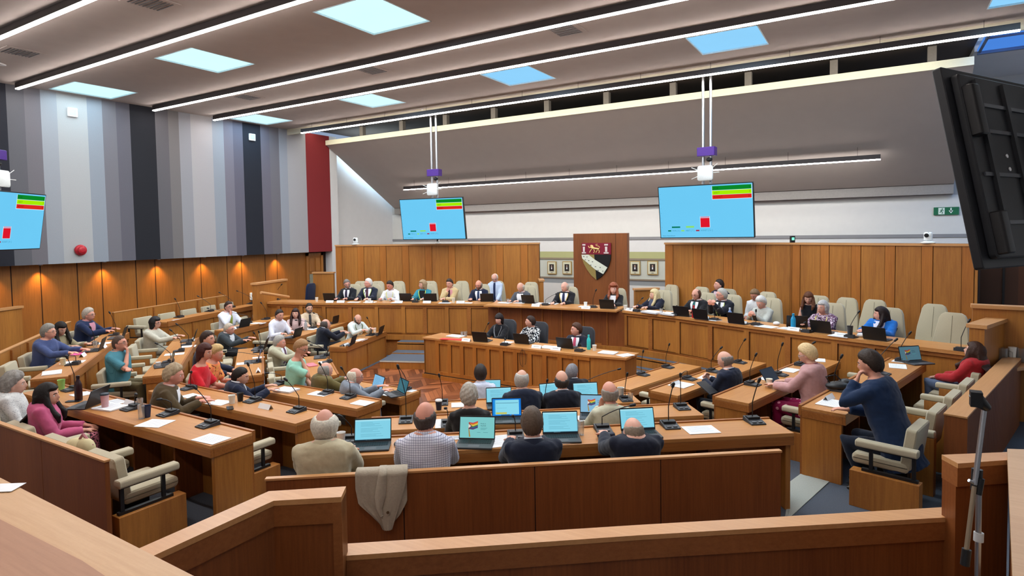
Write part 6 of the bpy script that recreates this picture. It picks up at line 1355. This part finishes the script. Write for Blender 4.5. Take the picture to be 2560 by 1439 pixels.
for a in (('F', 2, 1097, 1028, '#1d2438', .11, .042, '#d9d9d6'), ('B', 0, 263, 1020, '#c59a9c', .15, .042, '#24303c'), ('B', 0, 367, 1042, '#23304c', .12, .045), ('B', 1, 580, 1008, '#d8d8d0'), ('B', 1, 601, 1002, '#19191c'), ('R', 1, 1923, 966, '#e0dccb'), ('B', 0, 154, 973, '#8fbf6a', .12, .042), ('K', 3, 937, 830, '#e6e3da'),
          ('l', 0, 792, 753), ('l', 0, 924, 756), ('l', 0, 1134, 757, '#dcd8c8', .12), ('m', 0, 1464, 766), ('r', 0, 1561, 775), ('T', 0, 1486, 876), ('L', 1, 396, 916, '#e6e6e6', .07), ('L', 0, 158, 912, '#d8cfae'), ('F', 0, 853, 1108, '#d9d9d6', .1), ('F', 2, 1552, 995, '#cfcfcb', .14, .045)): cup(*a, base={'#1d2438': 'dark cup with a white lid', '#c59a9c': 'pink travel mug with dark lid', '#23304c': 'navy and cream paper cup', '#19191c': 'black paper cup', '#8fbf6a': 'lime green cup'}.get(a[4] if len(a) > 4 else '', 'white paper cup'))
def bottle(k, row, x, y, col, h=.24, r=.035, base='', cap=None):
    z = zof(k, row)+.001; c = desk_at(k, row, x, y, z); t = thing('drink_bottle', near_label(base, c), 'bottle', c, 0, None); m_ = mat('bottle_'+col[1:], col, .3)
    MB().lathe([(r*.95, 0), (r, .01), (r, h*.62), (r*.8, h*.72), (r*.42, h*.84), (r*.4, h*.9)], m_, 20).build('bottle_body', t, smooth=50)
    MB().lathe([(r*.5, h*.88), (r*.5, h*.99), (r*.4, h)], mat('bottle_'+(cap or col)[1:], cap or col, .35), 16).build('bottle_cap', t, smooth=50)
bottle('B', 0, 197, 1000, '#2a0f14', .29, .04, 'dark red-black drinks bottle', '#1a0a0d'); bottle('r', 0, 1724, 795, '#b01824', .24, .036, 'red metal flask'); bottle('r', 0, 1820, 806, '#7f9ad0', .27, .037, 'pale blue bottle', '#c8ccd8'); bottle('r', 0, 1983, 823, '#1f8fbf', .27, .04, 'bright blue bottle')
bottle('T', 0, 1472, 873, '#38c2c4', .27, .036, 'turquoise bottle'); bottle('K', 2, 752, 825, '#9a9ca0', .24, .036, 'silver flask')
def tumbler(k, row, x, y, h=.12, r=.034, base='clear drinking glass', water=True):
    z = zof(k, row)+.001; c = desk_at(k, row, x, y, z); t = thing('drinking_glass', near_label(base, c), 'glass', c, 0, 'drinking glasses')
    MB().lathe([(r*.85, 0), (r, h), (r*.93, h), (r*.8, .008)], GLASS, 20).build('tumbler', t, smooth=50)
for a in (('F', 0, 1452, 1086, .13), ('B', 0, 354, 1046, .15), ('K', 3, 962, 829, .09), ('L', 0, 238, 868, .12), ('r', 0, 1653, 783, .1), ('T', 0, 1160, 838, .09), ('F', 2, 1603, 1002, .1), ('B', 0, 372, 1012, .1), ('r', 0, 1577, 776, .07), ('m', 0, 1270, 757, .1), ('T', 0, 1172, 838, .1)): tumbler(*a)
# travel tumbler, phones, mouse, case
p = at(2125, 843, DZ); t = thing('travel_tumbler', 'dark grey travel tumbler to the left of the woman in the blue jacket', 'tumbler', (p.x, p.y, DZ)); MB().lathe([(.032, 0), (.042, .17), (.0, .17)], mat('tumbler_grey', '#3a3d42', .3), 20).build('tumbler_body', t, smooth=50); MB().lathe([(.043, .17), (.043, .182), (.02, .186), (0, .186)], BLACK, 20).build('lid', t)
def phone(k, row, x, y, lab, turn=0):
    c = at(x, y, zof(k, row)+.001); t = thing('mobile_phone', lab, 'phone', c, faz(k)-PI/2+R_(turn)); MB().rbox(-.037, .037, -.077, .077, 0, .009, .01, BLACK, ax='z').build('phone_body', t); MB().box(-.034, .034, -.07, .07, .009, .0095, mat('dark_screen', '#1c2126', .15)).build('glass_face', t)
phone('B', 0, 184, 1003, 'black mobile phone lying beside the dark red bottle', -50); phone('B', 1, 575, 1020, 'black phone-sized case on the desk below the two paper cups', 60); phone('F', 2, 1370, 1010, 'black phone on the desk between the two men in dark jackets', 30)
c = at(1515, 1092, ZT[0]+.001); t = thing('glasses_case', 'dark glasses case lying in front of the microphone beside the bowed bald man', 'glasses case', c, NAZ['F']-PI/2); MB().rbox(-.08, .08, -.03, .03, 0, .04, .02, mat('case_navy', '#1f2438', .4), ax='x').build('case_body', t, smooth=50); MB().box(-.012, .012, -.032, -.028, .015, .025, CHROME).build('clasp', t)
c = at(993, 1112, ZT[0]+.001); t = thing('computer_mouse', 'dark computer mouse left of the bald man in checked shirt', 'mouse', c, NAZ['F']-PI/2); MB().ell((0, 0, .012), (.03, .05, .018), DGREY, nu=14, nv=8).build('mouse_body', t, smooth=60)
# tablet held by the bald man, bag on the right desk
q = [r for r in REG if r[0] == 'bald man holding a tablet'][0][1]; p = at_depth(1768, 968, depth(q)-.12); t = thing('tablet', 'dark tablet held by the bald man in a dark suit', 'tablet', p, R_(158)-PI/2); MB().box(-.09, .09, -.12, .12, -.005, .005, DGREY, Matrix.Rotation(R_(30), 4, 'X')).build('tablet_body', t)
q = [r for r in REG if r[0] == 'white-haired woman with a phone'][0][1]; p = at_depth(1887, 796, depth(q)-.25); t = thing('mobile_phone', 'black phone held by the white-haired woman on the dais', 'phone', p, R_(-113)-PI/2); MB().box(-.037, .037, -.005, .005, -.07, .07, BLACK, Matrix.Rotation(R_(-30), 4, 'X')).build('phone_body', t)
c = at(2098, 975, ZT[0]); t = thing('shoulder_bag', 'crumpled black bag on the desk in front of the man in the blue suit', 'bag', c, .4); mb = MB(); mb.ell((0, 0, .05), (.15, .1, .055), BLACK); mb.ell((.08, .03, .07), (.09, .08, .06), BLACK); mb.build('bag_body', t, smooth=60); MB().tube([(-.1, 0, .08), (-.14, .02, .15), (-.03, .04, .17), (.04, .02, .1)], .008, BLACK, 6).build('strap', t)
for i, (k, x, y, lab) in enumerate((('r', 1941, 812, 'crumpled tissue in front of the woman in the sleeveless black dress'), ('r', 2152, 842, 'crumpled paper beside the dark grey tumbler on the dais'))):
    c = at(x, y, DZ); o = MB().ell((0, 0, .03), (.06, .05, .035), PAPER, nu=9, nv=6).build('tissue'); o.location = c; tag(o, lab, 'tissue')
# jugs and glasses on the trolley at the right edge
tb = at(2525, 905, 1.3); t = thing('drinks_table', 'side table carrying the jugs and glasses at the right edge', 'table', (tb.x, tb.y, .5), .9)
MB().box(-.35, .35, -.25, .25, .76, .8, WDC).build('tabletop', t)
for sx in (-1, 1):
    for sy_ in (-1, 1): MB().box(sx*.32-.02, sx*.32+.02, sy_*.22-.02, sy_*.22+.02, 0, .76, WD).build('leg', t)
for i, (x, y, lab) in enumerate(((2506, 880, 'glass jug, leftmost on the side table at the right edge'), (2552, 872, 'glass jug at the very right edge of the photo'))):
    c = at(x, 905, 1.3); t = thing('glass_jug', lab, 'jug', c); MB().lathe([(.05, 0), (.06, .02), (.055, .16), (.062, .19), (.056, .19), (.05, .02)], GLASS, 18).build('jug_body', t, smooth=50); MB().tube([(.055, 0, .16), (.1, 0, .14), (.1, 0, .07), (.058, 0, .05)], .007, GLASS, 6).build('handle', t, smooth=60)
c = at(2530, 905, 1.3); t = thing('stacked_cups', 'stack of white cups between the two glass jugs', 'cups', c); MB().lathe([(.035, 0), (.045, .2), (.0, .2)], mat('cup_e4e4de', '#e4e4de', .5), 16).build('cup_stack', t, smooth=50)
# jacket hung over the seat wall
d, n = bl('F'); top = at(962, 1165, 1.372); t0_ = top.dot(d); o = n*(4.50)+d*t0_; o.z = 1.375; rz = math.atan2(-n.x, n.y)
t = thing('hung_jacket', 'crumpled cream linen jacket hung over the oak seat wall, front centre', 'jacket', o, rz); LIN = mat('cream_linen', '#aaa08f', .9, noise=.06, nscale=60, bump=.3)
def drape(name, x0, x1, prof_fn, m_, y0=-.05, ns=26, nt_=26, amp=.012, ph=0):
    rows = []
    for j in range(nt_+1):
        v = j/nt_; row_ = []
        for i in range(ns+1):
            u = i/ns; xa, xb, z = prof_fn(v); x = xa+(xb-xa)*u; fold = amp*(.3+v)*(math.sin(u*17+v*4+ph)+.6*math.sin(u*31-v*6+ph))
            edge = -.014*math.cos((u-.5)*PI); y = y0+edge-abs(fold)*.6-.012*v
            if v < .12: a = v/.12; y = .05*(1-a)+(y0+edge-.01)*a; z = z+.028*math.sin(a*PI)*.8
            row_.append((x, y, z))
        rows.append(row_)
    back_ = [[(x, y+.012, z) for x, y, z in r] for r in rows]
    m2 = MB(); nn = ns+1; V = [p_ for r in rows for p_ in r]+[p_ for r in back_ for p_ in r]; off_ = (nt_+1)*nn; F_ = []
    for j in range(nt_):
        for i in range(ns):
            a = j*nn+i; F_.append((a, a+nn, a+nn+1, a+1)); F_.append((off_+a, off_+a+1, off_+a+nn+1, off_+a+nn))
    for j in range(nt_):
        for i in (0, ns): a = j*nn+i; F_.append((a, off_+a, off_+a+nn, a+nn))
    for i in range(ns):
        for j in (0, nt_): a = j*nn+i; F_.append((a, a+1, off_+a+1, off_+a))
    m2.add(V, F_, m_); m2.build(name, t, smooth=80)
def lp(tab):
    def f_(v):
        for (v0, *a), (v1, *b2) in zip(tab[:-1], tab[1:]):
            if v0 <= v <= v1: k_ = (v-v0)/(v1-v0); return tuple(p_+(q_-p_)*k_ for p_, q_ in zip(a, b2))
    return f_
drape('jacket_body', 0, 0, lp([(0, -.19, .15, .0), (.12, -.20, .17, .0), (.3, -.20, .17, -.11), (.55, -.18, .17, -.22), (.75, -.09, .12, -.31), (.9, -.03, .06, -.38), (1, -.01, .04, -.42)]), LIN)
drape('sleeve', 0, 0, lp([(0, .02, .17, .01), (.12, .02, .18, .0), (.4, .0, .15, -.13), (.7, -.03, .10, -.28), (1, .0, .06, -.41)]), LIN, y0=-.075, ns=12, amp=.008, ph=1)
drape('lapel', 0, 0, lp([(0, -.03, .02, .012), (.12, -.03, .03, .0), (.5, -.06, .02, -.16), (.8, -.05, -.01, -.25), (1, -.03, .0, -.3)]), LIN, y0=-.088, ns=8, amp=.004)
m_ = MB(); m_.lathe([(.0, 0), (.011, 0), (.011, .004), (0, .004)], mat('button_horn', '#5a4632', .4), 12, TR(.035, -.115, -.27) @ Matrix.Rotation(PI/2, 4, 'X')); m_.build('button', t)
# cream cloth bag on the lower-left seat wall
c = at(165, 1092, 1.36); t = thing('cloth_bag', 'cream cloth bag on the seat behind the woman in the pink top', 'bag', (c.x, c.y+.1, 1.22)); mb = MB(); mb.ell((0, 0, 0), (.2, .09, .1), mat('calico', '#c4b890', .9)); mb.ell((.12, 0, .03), (.1, .07, .09), mat('calico', '#c4b890', .9)); mb.build('bag_body', t, smooth=60); MB().tube([(0, 0, .08), (.08, 0, .15), (.2, .02, .06)], .012, mat('strap_pink', '#b0707a', .8), 6).build('strap', t)
# wall socket cluster by the partition
p = at_x(630, 740, XW-.33); t = thing('wall_telephone', 'small white wall-mounted unit near the far partition', 'wall unit', (XW-.33, p.y, p.z)); MB().rbox(0, .07, -.09, .09, -.12, .12, .02, mat('fitting_white', '#eef2f2', .5), ax='x').build('unit_case', t); MB().box(.07, .078, -.05, .05, -.02, .06, DGREY).build('unit_face', t)
